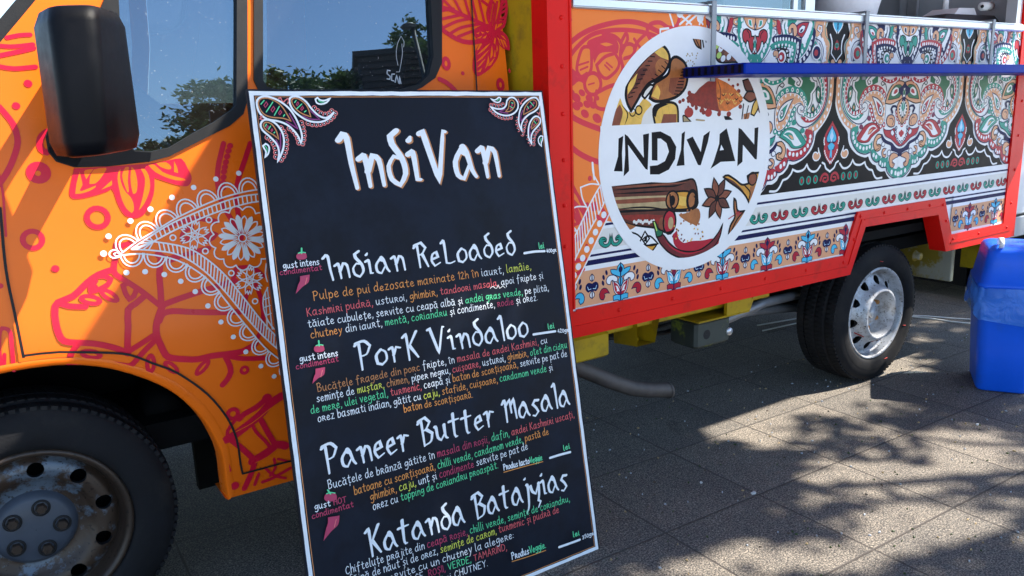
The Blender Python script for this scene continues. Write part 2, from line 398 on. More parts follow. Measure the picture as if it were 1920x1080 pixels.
class Cv:
    def __init__(s, mb, p2u, u2w, base, step, seg):
        s.mb = mb; s.p2u = p2u; s.u2w = u2w; s.off = base; s.step = step; s.seg = seg; s.z = (0, 0, 1); s.recd = None; s.uv = False; s.slope = 2e-5; s.ws = 1.
    def zoom(s, x, y, k): s.z = (x, y, k); s.uv = False
    def pts(s, p):
        if isinstance(p, str): p = parse(p)
        if s.uv: return p
        x, y, k = s.z
        return [s.p2u(x+a/k, y+b/k) for a, b in p]
    def pt(s, x, y): return s.pts([(x, y)])[0]
    def emit(s, c):
        if s.recd is not None: s.recd.append(c); return
        s.draw(c)
    def rec(s): s.recd = []
    def endrec(s): r = s.recd; s.recd = None; return r
    def play(s, lst, maps=(lambda u, v: (u, v),), cmap={}, clip=None):
        for c in lst:
            for mp in maps:
                P = [mp(*p) for p in c[1]]
                if clip:
                    u0, u1 = clip
                    if c[0] == 'f':
                        for sgn, lim in ((1, u0), (-1, u1)):
                            Q = []
                            for i in range(len(P)):
                                a, b = P[i-1], P[i]; ia = sgn*(a[0]-lim) >= 0; ib = sgn*(b[0]-lim) >= 0
                                if ia != ib:
                                    t = (lim-a[0])/(b[0]-a[0]); Q.append((lim, a[1]+t*(b[1]-a[1])))
                                if ib: Q.append(b)
                            P = Q
                        if len(P) < 3: continue
                        s.emit(('f', P, cmap.get(c[2], c[2]), c[3])); continue
                    Q = [p for p in P if u0+c[3]/2 <= p[0] <= u1-c[3]/2]
                    if len(Q) < 2: continue
                    cl = c[4] and len(Q) == len(P)
                    s.emit(('s', Q, cmap.get(c[2], c[2]) if c[3] > .008 or len(c[2]) < 3 else c[2], c[3], cl, c[5], c[6])); continue
                s.emit((c[0], P, cmap.get(c[2], c[2]))+tuple(c[3:]))
    def fill(s, p, m, smooth=True, outline=None, ow=.004):
        P = s.pts(p)
        if smooth: P, _ = catmull(P, True, s.seg)
        s.emit(('f', P, m, 0))
        if outline: s.emit(('s', P, outline, ow, True, 0, None))
    def stroke(s, p, w, m, closed=False, taper=0, nib=None, smooth=True, corner=70.):
        P = s.pts(p)
        if smooth: P, _ = catmull(P, closed, s.seg, corner)
        s.emit(('s', P, m, w*s.ws, closed, taper, nib))
    def disc(s, c, r, m, rz=None, uv=False, n=14, rot=0., outline=None, ow=.003):
        if not uv: c = s.pt(*c)
        rz = rz or r; P = []
        for k in range(n):
            a = 2*pi*k/n; x, y = r*cos(a), rz*sin(a); P.append((c[0]+x*cos(rot)-y*sin(rot), c[1]+x*sin(rot)+y*cos(rot)))
        s.emit(('f', P, m, 0))
        if outline: s.emit(('s', P, outline, ow, True, 0, None))
    def dots(s, p, r, m, rz=None, inner=None, ri=None):
        for q in parse(p):
            s.disc(q, r, m, rz)
            if inner: s.disc(q, ri, inner)
    def ringdisc(s, c, r, w, m, uv=False, n=18):
        if not uv: c = s.pt(*c)
        s.emit(('s', [(c[0]+r*cos(2*pi*k/n), c[1]+r*sin(2*pi*k/n)) for k in range(n)], m, w, True, 0, None))
    # ---- geometry
    def draw(s, c):
        s.off += s.step
        if c[0] == 'f':
            P = c[1]
            P = [p for i, p in enumerate(P) if hypot(p[0]-P[i-1][0], p[1]-P[i-1][1]) > 1e-6]
            if len(P) < 3: return
            tri = geometry.tessellate_polygon([[V((u, v, 0)) for u, v in P]])
            s.mb.add([s.u2w(u, v, s.off) for u, v in P], [tuple(t) for t in tri], c[2], False)
            return
        _, P, m, w, closed, taper, nib = c
        Q = [P[0]]
        for p in P[1:]:
            if hypot(p[0]-Q[-1][0], p[1]-Q[-1][1]) > w*.04+1e-6: Q.append(p)
        if closed and len(Q) > 2 and hypot(Q[0][0]-Q[-1][0], Q[0][1]-Q[-1][1]) < w*.04+1e-6: Q.pop()
        P = Q; n = len(P)
        if n < 2: return
        if nib:
            k, ang = nib; ca, sa = cos(ang), sin(ang)
            P = [(u*ca+v*sa, (-u*sa+v*ca)*k) for u, v in P]
        L = []; R = []; T = []
        for i in range(n):
            a = P[i-1] if (i or closed) else None; b = P[(i+1) % n] if (i < n-1 or closed) else None; p = P[i]
            d1 = V((p[0]-a[0], p[1]-a[1])).normalized() if a else None
            d2 = V((b[0]-p[0], b[1]-p[1])).normalized() if b else None
            t = (d1+d2) if (a and b) else (d1 or d2)
            if t.length < .2: t = d1
            t = t.normalized(); ms = 1.
            if a and b: ms = min(1.35, 1/max(.3, t.dot(d1)))
            hw = w/2
            if taper and not closed:
                f = i/(n-1)
                if taper == 1: hw *= max(.08, 1-f)
                elif taper == 2: hw *= max(.08, min(1, 4*f*(1-f)+.05))
                elif taper == 3: hw *= .55+.45*(1-f)
            nx, ny = -t[1]*hw*ms, t[0]*hw*ms
            L.append((p[0]+nx, p[1]+ny)); R.append((p[0]-nx, p[1]-ny)); T.append((t, hw))
        vs = []
        for l, r in zip(L, R): vs += [l, r]
        fs = [(2*i, 2*i+1, 2*i+3, 2*i+2) for i in range(n-1)]
        if closed: fs.append((2*n-2, 2*n-1, 1, 0))
        elif taper in (0, 3):
            for (i, sg) in ((0, -1), (n-1, 1)):
                t, hw = T[i]; o = len(vs); arc = []
                for j in range(1, 5):
                    a = pi*j/5; arc.append((P[i][0]+hw*(t[0]*sg*sin(a)-t[1]*cos(a)), P[i][1]+hw*(t[1]*sg*sin(a)+t[0]*cos(a))))
                vs += arc; fs.append(tuple([2*i]+list(range(o, o+4))+[2*i+1]))
        if nib: vs = [(u*ca-v/k*sa, u*sa+v/k*ca) for u, v in vs]
        N = max(1, len(vs)); s.mb.add([s.u2w(u, v, s.off+s.slope*(i/N)) for i, (u, v) in enumerate(vs)], fs, m, False)
# ================================================================== ground
mb = MB(); mb.add([(-400, -400, 0), (400, -400, 0), (400, 400, 0), (-400, 400, 0)], [(0, 1, 2, 3)], 'paving')
tag(mb.build('pavement'), kind='structure')
mb = MB(); mb.add([(-300, -300, .004), (300, -300, .004), (300, -3.4, .004), (-300, -3.4, .004)], [(0, 1, 2, 3)], 'bounce_pale')  # unseen ground added behind the camera, pale to bounce light onto the panel
tag(mb.build('bounce_ground'), kind='structure')

# ================================================================== food truck
TRUCK = tag(empty('food_truck', (0, 0, 0)), 'orange street food truck wrapped in pink drawings and a paisley side panel', 'food truck')
KN = [(.15, .165), (.25, .152), (.35, .140), (.5, .125), (.65, .1145), (.76, .1085), (.83, .107), (.90, .1135), (1.0, .1245), (1.15, .136), (1.25, .1455), (1.4, .162), (1.6, .188), (1.8, .217), (2.0, .25), (2.25, .30)]
def ycab(z):
    if z <= KN[0][0]: return KN[0][1]
    for i in range(len(KN)-1):
        if z <= KN[i+1][0]:
            (z0, y0), (z1, y1) = KN[i], KN[i+1]
            g = lambda j: (KN[min(j+1, len(KN)-1)][1]-KN[max(j-1, 0)][1])/(KN[min(j+1, len(KN)-1)][0]-KN[max(j-1, 0)][0])
            h = z1-z0; t = (z-z0)/h
            return y0*(2*t**3-3*t*t+1)+g(i)*h*(t**3-2*t*t+t)+y1*(-2*t**3+3*t*t)+g(i+1)*h*(t**3-t*t)
    return KN[-1][1]
def cab(px, py):
    y = .13
    for _ in range(8): p = at(px, py, y=y); y = ycab(p.z)
    return (p.x, p.z)
def lift(off): return lambda x, z: V((x, ycab(z)-off, z))
def cabs(s): return [cab(*p) for p in parse(s)]
def plate(mb, outline, holes, step, off, m, depth=.02, side=None):
    mb.cdt(outline, holes, step, lift(off), m)
    for lp in [outline]+holes:
        n = len(lp); vs = [lift(off)(*p) for p in lp]+[lift(off-depth)(*p) for p in lp]
        mb.add(vs, [(i, (i+1) % n, (i+1) % n+n, i+n) for i in range(n)], side or m)
def extrap(a, b, z):
    t = (z-a[1])/(b[1]-a[1]); return (a[0]+(b[0]-a[0])*t, z)
def dens(P, d=.04):
    out = []
    for i in range(len(P)):
        a, b = P[i], P[(i+1) % len(P)]; k = max(1, int(hypot(b[0]-a[0], b[1]-a[1])/d))
        out += [(a[0]+(b[0]-a[0])*j/k, a[1]+(b[1]-a[1])*j/k) for j in range(k)]
    return out
ZT = 1.95
# outlines on the cab side (traced, then given their own place on the curved body side)
a_ = catmull(cabs("0,697 55,687 130,680 207,687 281,709 333,736 381,780 407,821 420,854 426,902 431,934"), False, .03)[0]
ARCH = [(-x, z) for x, z in a_[::-1] if x > .03]+[p for p in a_ if p[0] > -.03]
ZS = cab(431, 934)[1]
SEAM = catmull(cabs("111,659 185,660 241,664 285,680 333,699 389,739 426,784 443,824 450,869 454,887"), False, .03)[0]
SEAMB = cabs("454,887 541,869"); SEAMB.append((1.425, SEAMB[1][1]+.01))
DFRONT = cabs("0,390 11,505 28,590 44,670")
WF = cabs("463,0 463,188 455,214 430,236 388,257 317,293 280,303 200,312 140,314 105,303 90,285 85,255"); WF += [(.50, ZT), (WF[0][0]+.005, ZT)]
GF = cabs("443,0 442,198 433,207 400,230 367,247 317,277 283,284 253,282 235,268"); GF += [cab(222, 0), (.53, ZT-.04), (GF[0][0]+.005, ZT-.04)]
WR = cabs("475,0 475,150 485,172 510,180 760,178 790,164 815,146 827,118 827,0"); WR += [(WR[-1][0]+.01, ZT), (WR[0][0]+.005, ZT)]
GR = cabs("492,0 492,150 500,163 520,168 750,168 785,158 803,140 811,105 806,0"); GR += [(GR[-1][0]+.01, ZT-.04), (GR[0][0]+.005, ZT-.04)]
RX = 1.44
AP = [cab(0, 80), cab(67, 0)]
body = [(RX, ZS), (RX, 2.05), extrap(AP[0], AP[1], 2.05), extrap(AP[0], AP[1], 1.02), (-.62, .98), (-.93, .86), (-.98, .60), (-.98, .30), (ARCH[0][0], .32)]+ARCH
sh = lambda P, d: P
DOORX = 1.322
# door outline: front edge, arch seam, sill seam, rear seam, roof, windscreen pillar
dr = [cab(44, 668)]+[(p[0], p[1]) for p in cabs("75,662")]+SEAM+[(1.318, SEAMB[2][1]-.002)]
dr += [cab(892, 166), cab(882, 0), (1.345, 2.0), (.56, 2.0)]+[(extrap(AP[0], AP[1], 1.55)[0]+.06, 1.55)]+[(.075, 1.36), (.02, 1.2)]+DFRONT[:3]
DOOR = dens(dr)
# ---- cab body
mb = MB()
fullbody = dens(body)
mb.cdt(fullbody, [DOOR], (.06, .045), lift(0), 'wrap_orange')
n = len(ARCH); vs = [lift(-.002)(*p) for p in ARCH]+[lift(-.06)(x*.985, z-.004) for x, z in ARCH]
# rolled arch lip
lipo = [V((x, ycab(z)-.006, z)) for x, z in ARCH]; lip1 = [V((x*.99, ycab(z)+.004, z-.006)) for x, z in ARCH]; lip2 = [V((x*.985, ycab(z)+.07, z-.01)) for x, z in ARCH]
lip0 = [V((x*1.035, ycab(z)-.002, z+.014)) for x, z in ARCH]
mb.loft([lip0, lipo, lip1, lip2], 'wrap_orange', cap=False, smooth=True, closed=False)
# sill underside, rear return, roof, bonnet and far side
mb.add([(RX, ycab(ZS), ZS), (.448, ycab(ZS), ZS), (.448, ycab(ZS)+.12, ZS), (RX, ycab(ZS)+.12, ZS)], [(0, 1, 2, 3)], 'wrap_orange')
zz = [ZS+(2.05-ZS)*i/14 for i in range(15)]
mb.loft([[V((RX, ycab(z), z)) for z in zz], [V((RX+.012, ycab(z)+.02, z)) for z in zz], [V((RX+.012, ycab(z)+.09, z)) for z in zz]], 'wrap_orange', cap=False, smooth=True, closed=False)
xt = extrap(AP[0], AP[1], 2.05)[0]
mb.add([(xt, ycab(2.05), 2.05), (RX, ycab(2.05), 2.05), (RX, 1.72, 2.05), (xt, 1.72, 2.05), (xt+.1, .5, 2.13), (RX, .5, 2.13), (RX, 1.5, 2.13), (xt+.1, 1.5, 2.13)], [(0, 1, 5, 4), (4, 5, 6, 7), (7, 6, 2, 3), (0, 4, 7, 3)], 'wrap_orange')
xb = extrap(AP[0], AP[1], 1.02)[0]
mb.add([(xb, ycab(1.02), 1.02), (-.62, ycab(.98), .98), (-.93, ycab(.86), .86), (-.98, ycab(.6), .6), (-.98, ycab(.3), .3)]+[(x, 1.86, z) for x, z in ((xb, 1.02), (-.62, .98), (-.93, .86), (-.98, .6), (-.98, .3))], [(i, i+1, i+6, i+5) for i in range(4)], 'wrap_orange')
mb.cdt([(x, z) for x, z in body if not (abs(x) < .46 and z < .85)] , [dens(GF, .1), dens(GR, .1)], .3, lambda x, z: V((x, 1.95-ycab(z), z)), 'wrap_orange')
CABMB = mb
# ---- door skin
DMB = MB(); DOORHOLES = [dens(WF), dens(WR)]
DMB.cdt(DOOR, DOORHOLES, (.06, .045), lift(0), 'wrap_orange')

def cabcanvas(m): return Cv(m, cab, lambda u, v, o: V((u, ycab(v)-o, v)), .0012, 1.2e-5, .02)
c = cabcanvas(DMB); c.slope = 9e-5; c.ws = .78; k = 'wrap_pink'
# -- drawings on the door: upper front
c.zoom(0, 0, 3)
for s, wd in (("170,195 110,198 40,212", .012), ("0,258 60,262 120,258 185,250", .012), ("0,312 60,300 130,285 190,270", .013), ("0,375 80,386 200,376", .013)): c.stroke(s, wd, k)
c.stroke("-6,600 30,640 75,700 97,770 95,830 60,930 20,1000 -10,1040", .016, k)
c.disc((158, 470), .0085, k); c.disc((91, 595), .008, k)
c.stroke("265,740 235,765 222,800 232,840 262,858", .018, k)
c.ringdisc((213, 975), .0125, .0125, k)
# flower under the mirror
c.zoom(120, 270, 5.143)
c.fill("95,235 60,400 50,470 65,515 110,530 200,520 320,490 420,455 455,430 480,470 510,560 550,640 590,690 650,712 710,712 770,680 820,600 860,500 872,400 870,325 930,345 1050,385 1150,408 1200,400 1225,360 1228,310 1190,230 1130,140 1000,160 850,185 600,205 300,225", k)
o = 'wrap_orange'
for s in ("150,265 120,380 108,480 160,478 240,455 300,420 305,400 230,430 165,455 152,440 178,395 165,330", "205,250 195,290 215,340 240,300 285,240", "290,245 250,320 245,385 300,380 345,340 380,290 410,245 400,228", "460,350 420,385 360,440 420,415 462,395",
          "525,265 515,330 525,400 540,470 560,540 600,620 650,665 672,640 668,570 640,510 600,470 560,400 540,320 545,240", "590,225 560,300 580,390 610,465 625,455 615,360 620,280 625,220", "650,220 640,320 650,420 665,480 695,470 708,400 700,320 680,250", "740,240 780,330 770,450 745,560 720,640 770,580 815,480 830,400 815,300 775,240", "810,200 880,270 980,320 1080,350 1170,352 1160,335 1060,310 950,270 870,200", "890,185 930,220 1000,245 1030,240 1030,215 980,175", "1060,165 1090,225 1100,280 1060,270"): c.fill(s, o)
c.ringdisc((322, 710), .0225, .0125, k)
c.zoom(0, 320, 2.7)
c.ringdisc((165, 349), .0195, .0115, k); c.disc((280, 496), .0085, k); c.disc((2, 583), .006, k); c.ringdisc((195, 10), .019, .012, k)
c.stroke("5,1010 -5,900 0,810 25,798 50,815 58,870 70,1010", .011, k); c.stroke("20,1010 22,930", .01, k)
c.stroke("30,330 15,120 -5,20", .006, k)
# dotted stem by the board
c.zoom(330, 280, 5.4)
c.stroke("480,-60 455,40 430,150 418,260 422,360 440,470 480,580 540,680 610,800 660,900", .0165, k)
c.stroke("750,-60 710,60 670,180 635,280 615,370 605,500 625,640 650,780 660,900", .0165, k)
for i, (x, y) in enumerate(((545, -35), (530, 15), (516, 72), (503, 130), (492, 180), (484, 225), (479, 282), (474, 338), (474, 388))): c.disc((x, y), .0085, k, .0070, rot=.5)
c.stroke("400,730 250,700 120,715 0,745 -130,800", .017, k); c.stroke("120,900 70,930 60,880 90,820 160,790", .015, k)
c.stroke("330,1000 180,1040 60,1080", .016, k); c.stroke("300,930 370,900 400,860 360,850 300,900", .014, k)
# cardamom and pepper outlines
c.zoom(90, 480, 4.267)
P = (("545,-90 540,0 525,100 545,150 640,210 760,290 900,400", .017), ("700,-60 640,-100 570,-60 545,0", .015), ("525,105 400,150 310,215 200,320 80,370 55,430 60,520 85,620 130,680 230,692 370,700 500,725 580,750 640,780", .019), ("90,375 170,400 300,405", .017),
     ("380,250 340,215 370,170 450,160 500,185 480,225 410,265 345,285 340,250 380,200", .015), ("640,215 600,235 620,300 650,345 685,320 705,270", .015),
     ("770,320 700,380 640,430 640,560 635,700 640,780", .019), ("640,765 760,690 865,620", .017), ("900,30 890,150 900,280 905,390", .019), ("920,390 1050,340 1200,290 1330,250", .019), ("915,400 885,480 865,560 870,640 900,710 940,790 990,815 1100,825 1200,825 1300,800 1420,785 1560,760 1660,700", .021),
     ("890,520 920,460 1000,440 1100,445 1250,450 1400,450 1540,445", .019), ("860,670 760,770 680,860 640,880", .017), ("1440,800 1560,820 1760,815", .017), ("1420,810 1450,870 1460,930 1430,990 1395,1030", .019),
     ("235,710 190,770 165,850", .017), ("190,850 300,845 420,850 560,865 660,880", .015), ("1650,700 1700,600 1720,480 1700,330 1660,230", .015), ("1480,190 1500,110 1560,90 1650,100 1720,160", .015), ("1600,280 1570,380 1590,480", .015), ("880,-10 960,30 1040,0", .022), ("1330,250 1440,215 1500,200", .02))
for s, wd in P: c.stroke(s, wd, k)
for (x, y, a, rx, rz) in ((340, 350, -.35, .026, .0135), (490, 315, -.75, .026, .0125), (345, 785, -.4, .026, .013), (820, 860, 1.45, .027, .013), (985, 890, -.9, .025, .012), (1235, 890, .75, .027, .012)):
    c.disc((x, y), rx, k, rz, rot=a); c.disc((x, y), rx*.5, o, rz*.22, rot=a)
c.disc((1570, 912), .013, k, .013); c.disc((1570, 910), .0045, o)
c.disc((58, 100), .0085, k, .007)
# upper pillar leaves
def leafdraw(c, P, vein, n, k, wd):
    c.stroke(P, wd, k, closed=True)
LEAFMB = CABMB
def leaves(c):
    c.zoom(810, 0, 6)
    c.stroke("120,330 90,240 100,100 140,-80 300,-200", .012, k); c.stroke("120,340 220,410 340,465 470,478 560,450", .018, k)
    c.stroke("60,70 200,110 320,160 440,215 560,270 690,360", .016, k)
    for s in ("130,0 230,110", "250,0 330,150", "355,-40 420,180", "440,-40 500,220", "525,0 590,270", "110,120 240,100", "110,215 330,165", "130,310 280,240 430,210", "200,380 330,310 560,265", "290,415 430,360 600,320"): c.stroke(s, .011, k)
    c.stroke("560,10 640,70 680,20", .012, k)
    c.fill("430,355 540,290 640,270 700,330 760,360 730,430 650,490 560,480 490,430 470,390", k)
    for s in ("490,375 530,360 520,385", "545,355 590,370 560,380", "600,350 640,355 620,370", "500,430 560,400 540,430", "560,430 610,395 595,430", "620,430 655,410 640,440"): c.fill(s, o)
    c.stroke("690,340 640,250 620,150 650,40 690,-60", .012, k); c.stroke("730,340 800,290 820,200 835,90 820,-40", .013, k); c.stroke("700,330 740,220 770,100 790,-40", .014, k)
    for s in ("640,220 665,60", "665,270 700,40", "690,290 730,20", "760,220 830,180", "745,260 820,230", "770,150 835,110", "780,100 835,50", "790,40 830,0"): c.stroke(s, .009, k)
    c.fill("690,380 560,470 490,560 455,680 455,790 490,860 540,850 650,770 730,660 750,560 740,470", k)
    for s in ("500,560 530,500 560,490 520,560", "500,620 600,520 650,490 580,570", "490,700 600,590 640,560 560,660", "500,760 570,680 600,660 540,740", "500,810 560,760 540,810", "590,780 620,670 625,620 640,700", "650,660 660,560 670,510 680,620", "690,640 700,570 705,560 712,640", "720,590 725,500 735,560", "620,745 650,700 700,650 660,730"): c.fill(s, o)
    c.fill("700,380 760,340 830,390 865,470 870,570 800,550 740,490", k)
    for s in ("730,420 760,500 770,510 750,440", "760,440 800,530 810,535 785,450", "790,450 830,530 840,530 815,460", "765,395 800,410 835,460 800,430"): c.fill(s, o)
    c.fill("690,480 700,425 715,430 705,500", o); c.fill("700,330 715,270 725,280 715,340", o)
    c.disc((155, 715), .0155, k, .021); c.disc((153, 715), .005, o, .008); c.disc((342, 825), .006, k); c.disc((765, 953), .0155, k, .021); c.disc((765, 955), .005, o, .008); c.disc((866, 797), .004, k, .007)
    c.stroke("80,890 160,930 240,1000 300,1080", .018, k)
leaves(c)
# pot drawing behind the board foot, arch flare
c.zoom(400, 660, 4.154)
for s, wd in (("530,340 440,400 380,470 300,540 170,640 100,680", .030), ("400,370 330,430 240,480 200,520", .02), ("110,670 110,610 160,540 180,510", .012), ("120,670 210,740 310,830", .020), ("370,530 420,620 480,720", .020), ("300,850 400,790 500,720 560,730", .030), ("320,860 290,950 240,1060", .020), ("350,950 320,1030", .012), ("400,900 470,960 560,980", .010), ("470,830 480,900 440,960", .010), ("300,560 330,620 400,690 440,740", .012), ("500,830 580,850", .008), ("380,1010 460,980 600,900", .012)): c.stroke(s, wd, k)
c.disc((415, 360), .014, k); c.ringdisc((150, 480), .0135, .011, k)
c.stroke("170,620 300,550 440,440 530,380", .003, o); c.stroke("330,860 430,810 500,750", .003, o)
c.disc((165, 1040), .012, k); c.stroke("100,860 125,920", .012, k)
c.ws = 1.
# ---- white mehndi arch on the door
wm = 'wrap_white'
c.zoom(0, 320, 2.7)
OU = "605,425 690,360 790,300 900,235 1050,165 1180,120 1330,92 1500,85"; OL = "605,428 700,420 800,430 900,455 1000,510 1080,580 1160,680 1250,790 1340,895 1420,960 1500,1030"
for s in (OU, OL, "665,395 770,325 860,270 960,225 1080,175 1200,135 1310,118 1500,105", "775,358 860,312 960,265 1080,215 1200,178 1310,155 1500,145", "665,397 760,402 880,418 970,460 1060,530 1150,625 1240,735 1330,835 1420,915 1500,980", "775,358 870,372 960,395 1050,450 1140,530 1230,640 1320,755 1420,860 1500,930"): c.stroke(s, .0038, wm)
def along(P, d):
    out = []; acc = 0; nxt = d/2
    for i in range(len(P)-1):
        L = hypot(P[i+1][0]-P[i][0], P[i+1][1]-P[i][1])
        while nxt <= acc+L:
            t = (nxt-acc)/L; out.append(((P[i][0]+(P[i+1][0]-P[i][0])*t, P[i][1]+(P[i+1][1]-P[i][1])*t), ((P[i+1][0]-P[i][0])/L, (P[i+1][1]-P[i][1])/L))); nxt += d
        acc += L
    return out
def rungs(c, A, B, n, w, m):
    A = catmull(c.pts(A), False, .01)[0]; B = catmull(c.pts(B), False, .01)[0]
    def res(P):
        T = [0]
        for i in range(len(P)-1): T.append(T[-1]+hypot(P[i+1][0]-P[i][0], P[i+1][1]-P[i][1]))
        out = []
        for j in range(n):
            d = T[-1]*(j+.5)/n; i = max(q for q in range(len(T)) if T[q] <= d); i = min(i, len(P)-2); t = (d-T[i])/(T[i+1]-T[i]); out.append((P[i][0]+(P[i+1][0]-P[i][0])*t, P[i][1]+(P[i+1][1]-P[i][1])*t))
        return out
    for a, b in zip(res(A), res(B)): c.emit(('s', [a, b], m, w, False, 0, None))
rungs(c, "775,325 860,270 960,225 1080,175 1200,135 1310,118 1500,105", "785,352 860,312 960,265 1080,215 1200,178 1310,155 1500,145", 33, .0034, wm)
rungs(c, "800,404 880,418 970,460 1060,530 1150,625 1240,735 1330,835 1420,915 1500,980", "790,360 870,372 960,395 1050,450 1140,530 1230,640 1320,755 1420,860 1500,930", 46, .0034, wm)
for t in ("680,392 775,358", "700,368 775,358", "730,348 775,358", "690,398 775,358", "720,400 775,358", "750,402 775,358", "755,335 775,358"): c.stroke(t, .003, wm)
def scallops(c, line, d, h, side, m, w=.0036):
    P = catmull(c.pts(line), False, .01)[0]
    for (p, t) in along(P, d):
        nx, ny = -t[1]*side, t[0]*side
        for f, g in ((.47, 1), (.33, .72)):
            Q = [(p[0]+t[0]*d*f*cos(a)*(1 if True else 1)+nx*h*g*sin(a), p[1]+t[1]*d*f*cos(a)+ny*h*g*sin(a)) for a in [pi*q/10 for q in range(11)]]
            c.emit(('s', Q, m, w, False, 0, None))
        c.disc((p[0]+nx*h*1.45-t[0]*d*.3, p[1]+ny*h*1.45-t[1]*d*.3), .0068, m, uv=True)
scallops(c, OU, .0545, .034, 1, wm); scallops(c, OL, .053, .030, -1, wm)
c.stroke("610,425 590,400 560,405 552,425 570,440 600,435 612,428", .0038, wm); c.stroke("608,425 590,412 575,420 585,430 605,428", .003, wm); c.disc((523, 418), .0075, wm)
def bigflower(c, u, v, R):
    n = 20
    for i in range(n):
        a = 2*pi*i/n+.1
        L = R*(.80 if i % 2 else .74); ww = R*.085
        Q = [(u+cos(a)*r-sin(a)*s, v+sin(a)*r+cos(a)*s) for r, s in ((R*.16, 0), (L*.55, ww*.7), (L*.85, ww), (L, 0), (L*.85, -ww), (L*.55, -ww*.7))]
        Q = catmull(Q, True, .01)[0]
        if i % 2: c.emit(('f', Q, wm, 0))
        else: c.emit(('s', Q, wm, .0032, True, 0, None))
    c.ringdisc((u, v), R*.13, .0034, wm, uv=True)
    nb = 13
    for i in range(nb):
        a = 2*pi*i/nb; b = 2*pi*(i+1)/nb; m_ = (a+b)/2
        Q = [(u+R*.93*cos(a), v+R*.93*sin(a)), (u+R*1.03*cos(a+.1), v+R*1.03*sin(a+.1)), (u+R*1.08*cos(m_), v+R*1.08*sin(m_)), (u+R*1.03*cos(b-.1), v+R*1.03*sin(b-.1)), (u+R*.93*cos(b), v+R*.93*sin(b))]
        c.emit(('s', catmull(Q, False, .01)[0], wm, .0034, False, 0, None))
def smallflower(c, u, v, R):
    for r in (.13, .24): c.emit(('s', [(u+R*r*cos(pi*q/3), v+R*r*sin(pi*q/3)) for q in range(6)], wm, .0026, True, 0, None))
    for i in range(6):
        a = pi*i/3+.3
        Q = [(R*.26, 0), (R*.5, R*.24), (R*.95, R*.2), (R*.72, R*.08), (R*1.0, 0), (R*.72, -R*.08), (R*.95, -R*.2), (R*.5, -R*.24)]
        c.emit(('s', catmull([(u+cos(a)*x-sin(a)*y, v+sin(a)*x+cos(a)*y) for x, y in Q], True, .01)[0], wm, .0030, True, 0, None))
u, v = c.pt(1225, 340); bigflower(c, u, v, .078)
for q in ((983, 325), (1260, 555)): smallflower(c, *c.pt(*q), .037)
for q in ((1055, 248), (873, 338), (1037, 406), (1168, 517), (1288, 659)): c.ringdisc(q, .0068, .0034, wm)
c.stroke("1345,470 1340,520 1350,560", .0036, wm); c.stroke("1352,590 1330,640 1332,700 1355,760 1385,800", .0036, wm)
for s in ("1340,610 1350,800", "1350,590 1375,800", "1335,650 1360,640", "1335,690 1365,680", "1345,730 1370,720"): c.stroke(s, .003, wm)
# ---- shut lines
def gap(c, P, w=.0055): c.emit(('s', P, 'rubber', w, False, 0, None))
c.off += .0005
gap(c, catmull(DFRONT+[cab(44, 668)], False, .02)[0], .006); gap(c, [cab(44, 666)]+cabs("75,662")+SEAM+[SEAMB[0]]); gap(c, SEAMB[:1]+[(1.318, SEAMB[2][1]-.002)]); gap(c, [(1.318, SEAMB[2][1]), cab(892, 166), cab(882, 0), (1.345, 2.0)], .005)
CAB = child(CABMB, 'cab_body', TRUCK)
# pillar drawing continues behind the rear seam on the body side
DOOROB = child(DMB, 'front_door', TRUCK); DOOROB['label'] = 'orange cab door with pink spice drawings and white henna arch'
# ---- windows
mb = MB(); plate(mb, dens(WF), [dens(GF)], 0, .006, 'rubber', .03); child(mb, 'window_frame', DOOROB)
mb = MB(); plate(mb, dens(WR), [dens(GR)], 0, .006, 'rubber', .03); child(mb, 'window_frame', DOOROB)
mb = MB(); mb.cdt(dens(GF, .06), [], (.08, .06), lift(-.012), 'cab_glass')
cg = Cv(mb, cab, lambda u, v, o: V((u, ycab(v)+.012-o, v)), .0008, 4e-6, .01); child(mb, 'window_pane', DOOROB)
mb = MB(); mb.cdt(dens(GR, .06), [], (.08, .06), lift(-.012), 'cab_glass')
cg = Cv(mb, cab, lambda u, v, o: V((u, ycab(v)+.012-o, v)), .0008, 4e-6, .01)
child(mb, 'window_pane', DOOROB)
mb = MB(); mb.cdt(dens(GF, .06), [], (.08, .06), lambda x, z: V((x, 1.94-ycab(z), z)), 'cab_glass'); mb.cdt(dens(GR, .06), [], (.08, .06), lambda x, z: V((x, 1.94-ycab(z), z)), 'cab_glass'); child(mb, 'far_window_pane', CAB)
# pale inner weatherstrip along the lower front pane
mb = MB(); c2 = cabcanvas(mb); c2.off = -.004
c2.stroke("432,212 400,234 367,251 317,281 283,288 250,287 232,275", .008, 'steel_grey'); child(mb, 'weatherstrip', DOOROB)
# windscreen and black pillar seal
mb = MB(); b0, b1 = extrap(AP[0], AP[1], 1.03), extrap(AP[0], AP[1], 2.03)
c2 = cabcanvas(mb); c2.emit(('s', [(b0[0]-.012, b0[1]), (b1[0]-.012, b1[1])], 'rubber', .040, False, 0, None)); child(mb, 'windscreen_seal', TRUCK)
mb = MB(); mb.add([(b0[0]-.02, ycab(1.03)+.02, 1.03), (b1[0]-.02, ycab(2.03)+.02, 2.03), (b1[0]-.05, 1.7, 2.03), (b0[0]-.05, 1.82, 1.03)], [(0, 1, 2, 3)], 'clear_glass'); child(mb, 'windscreen', TRUCK)
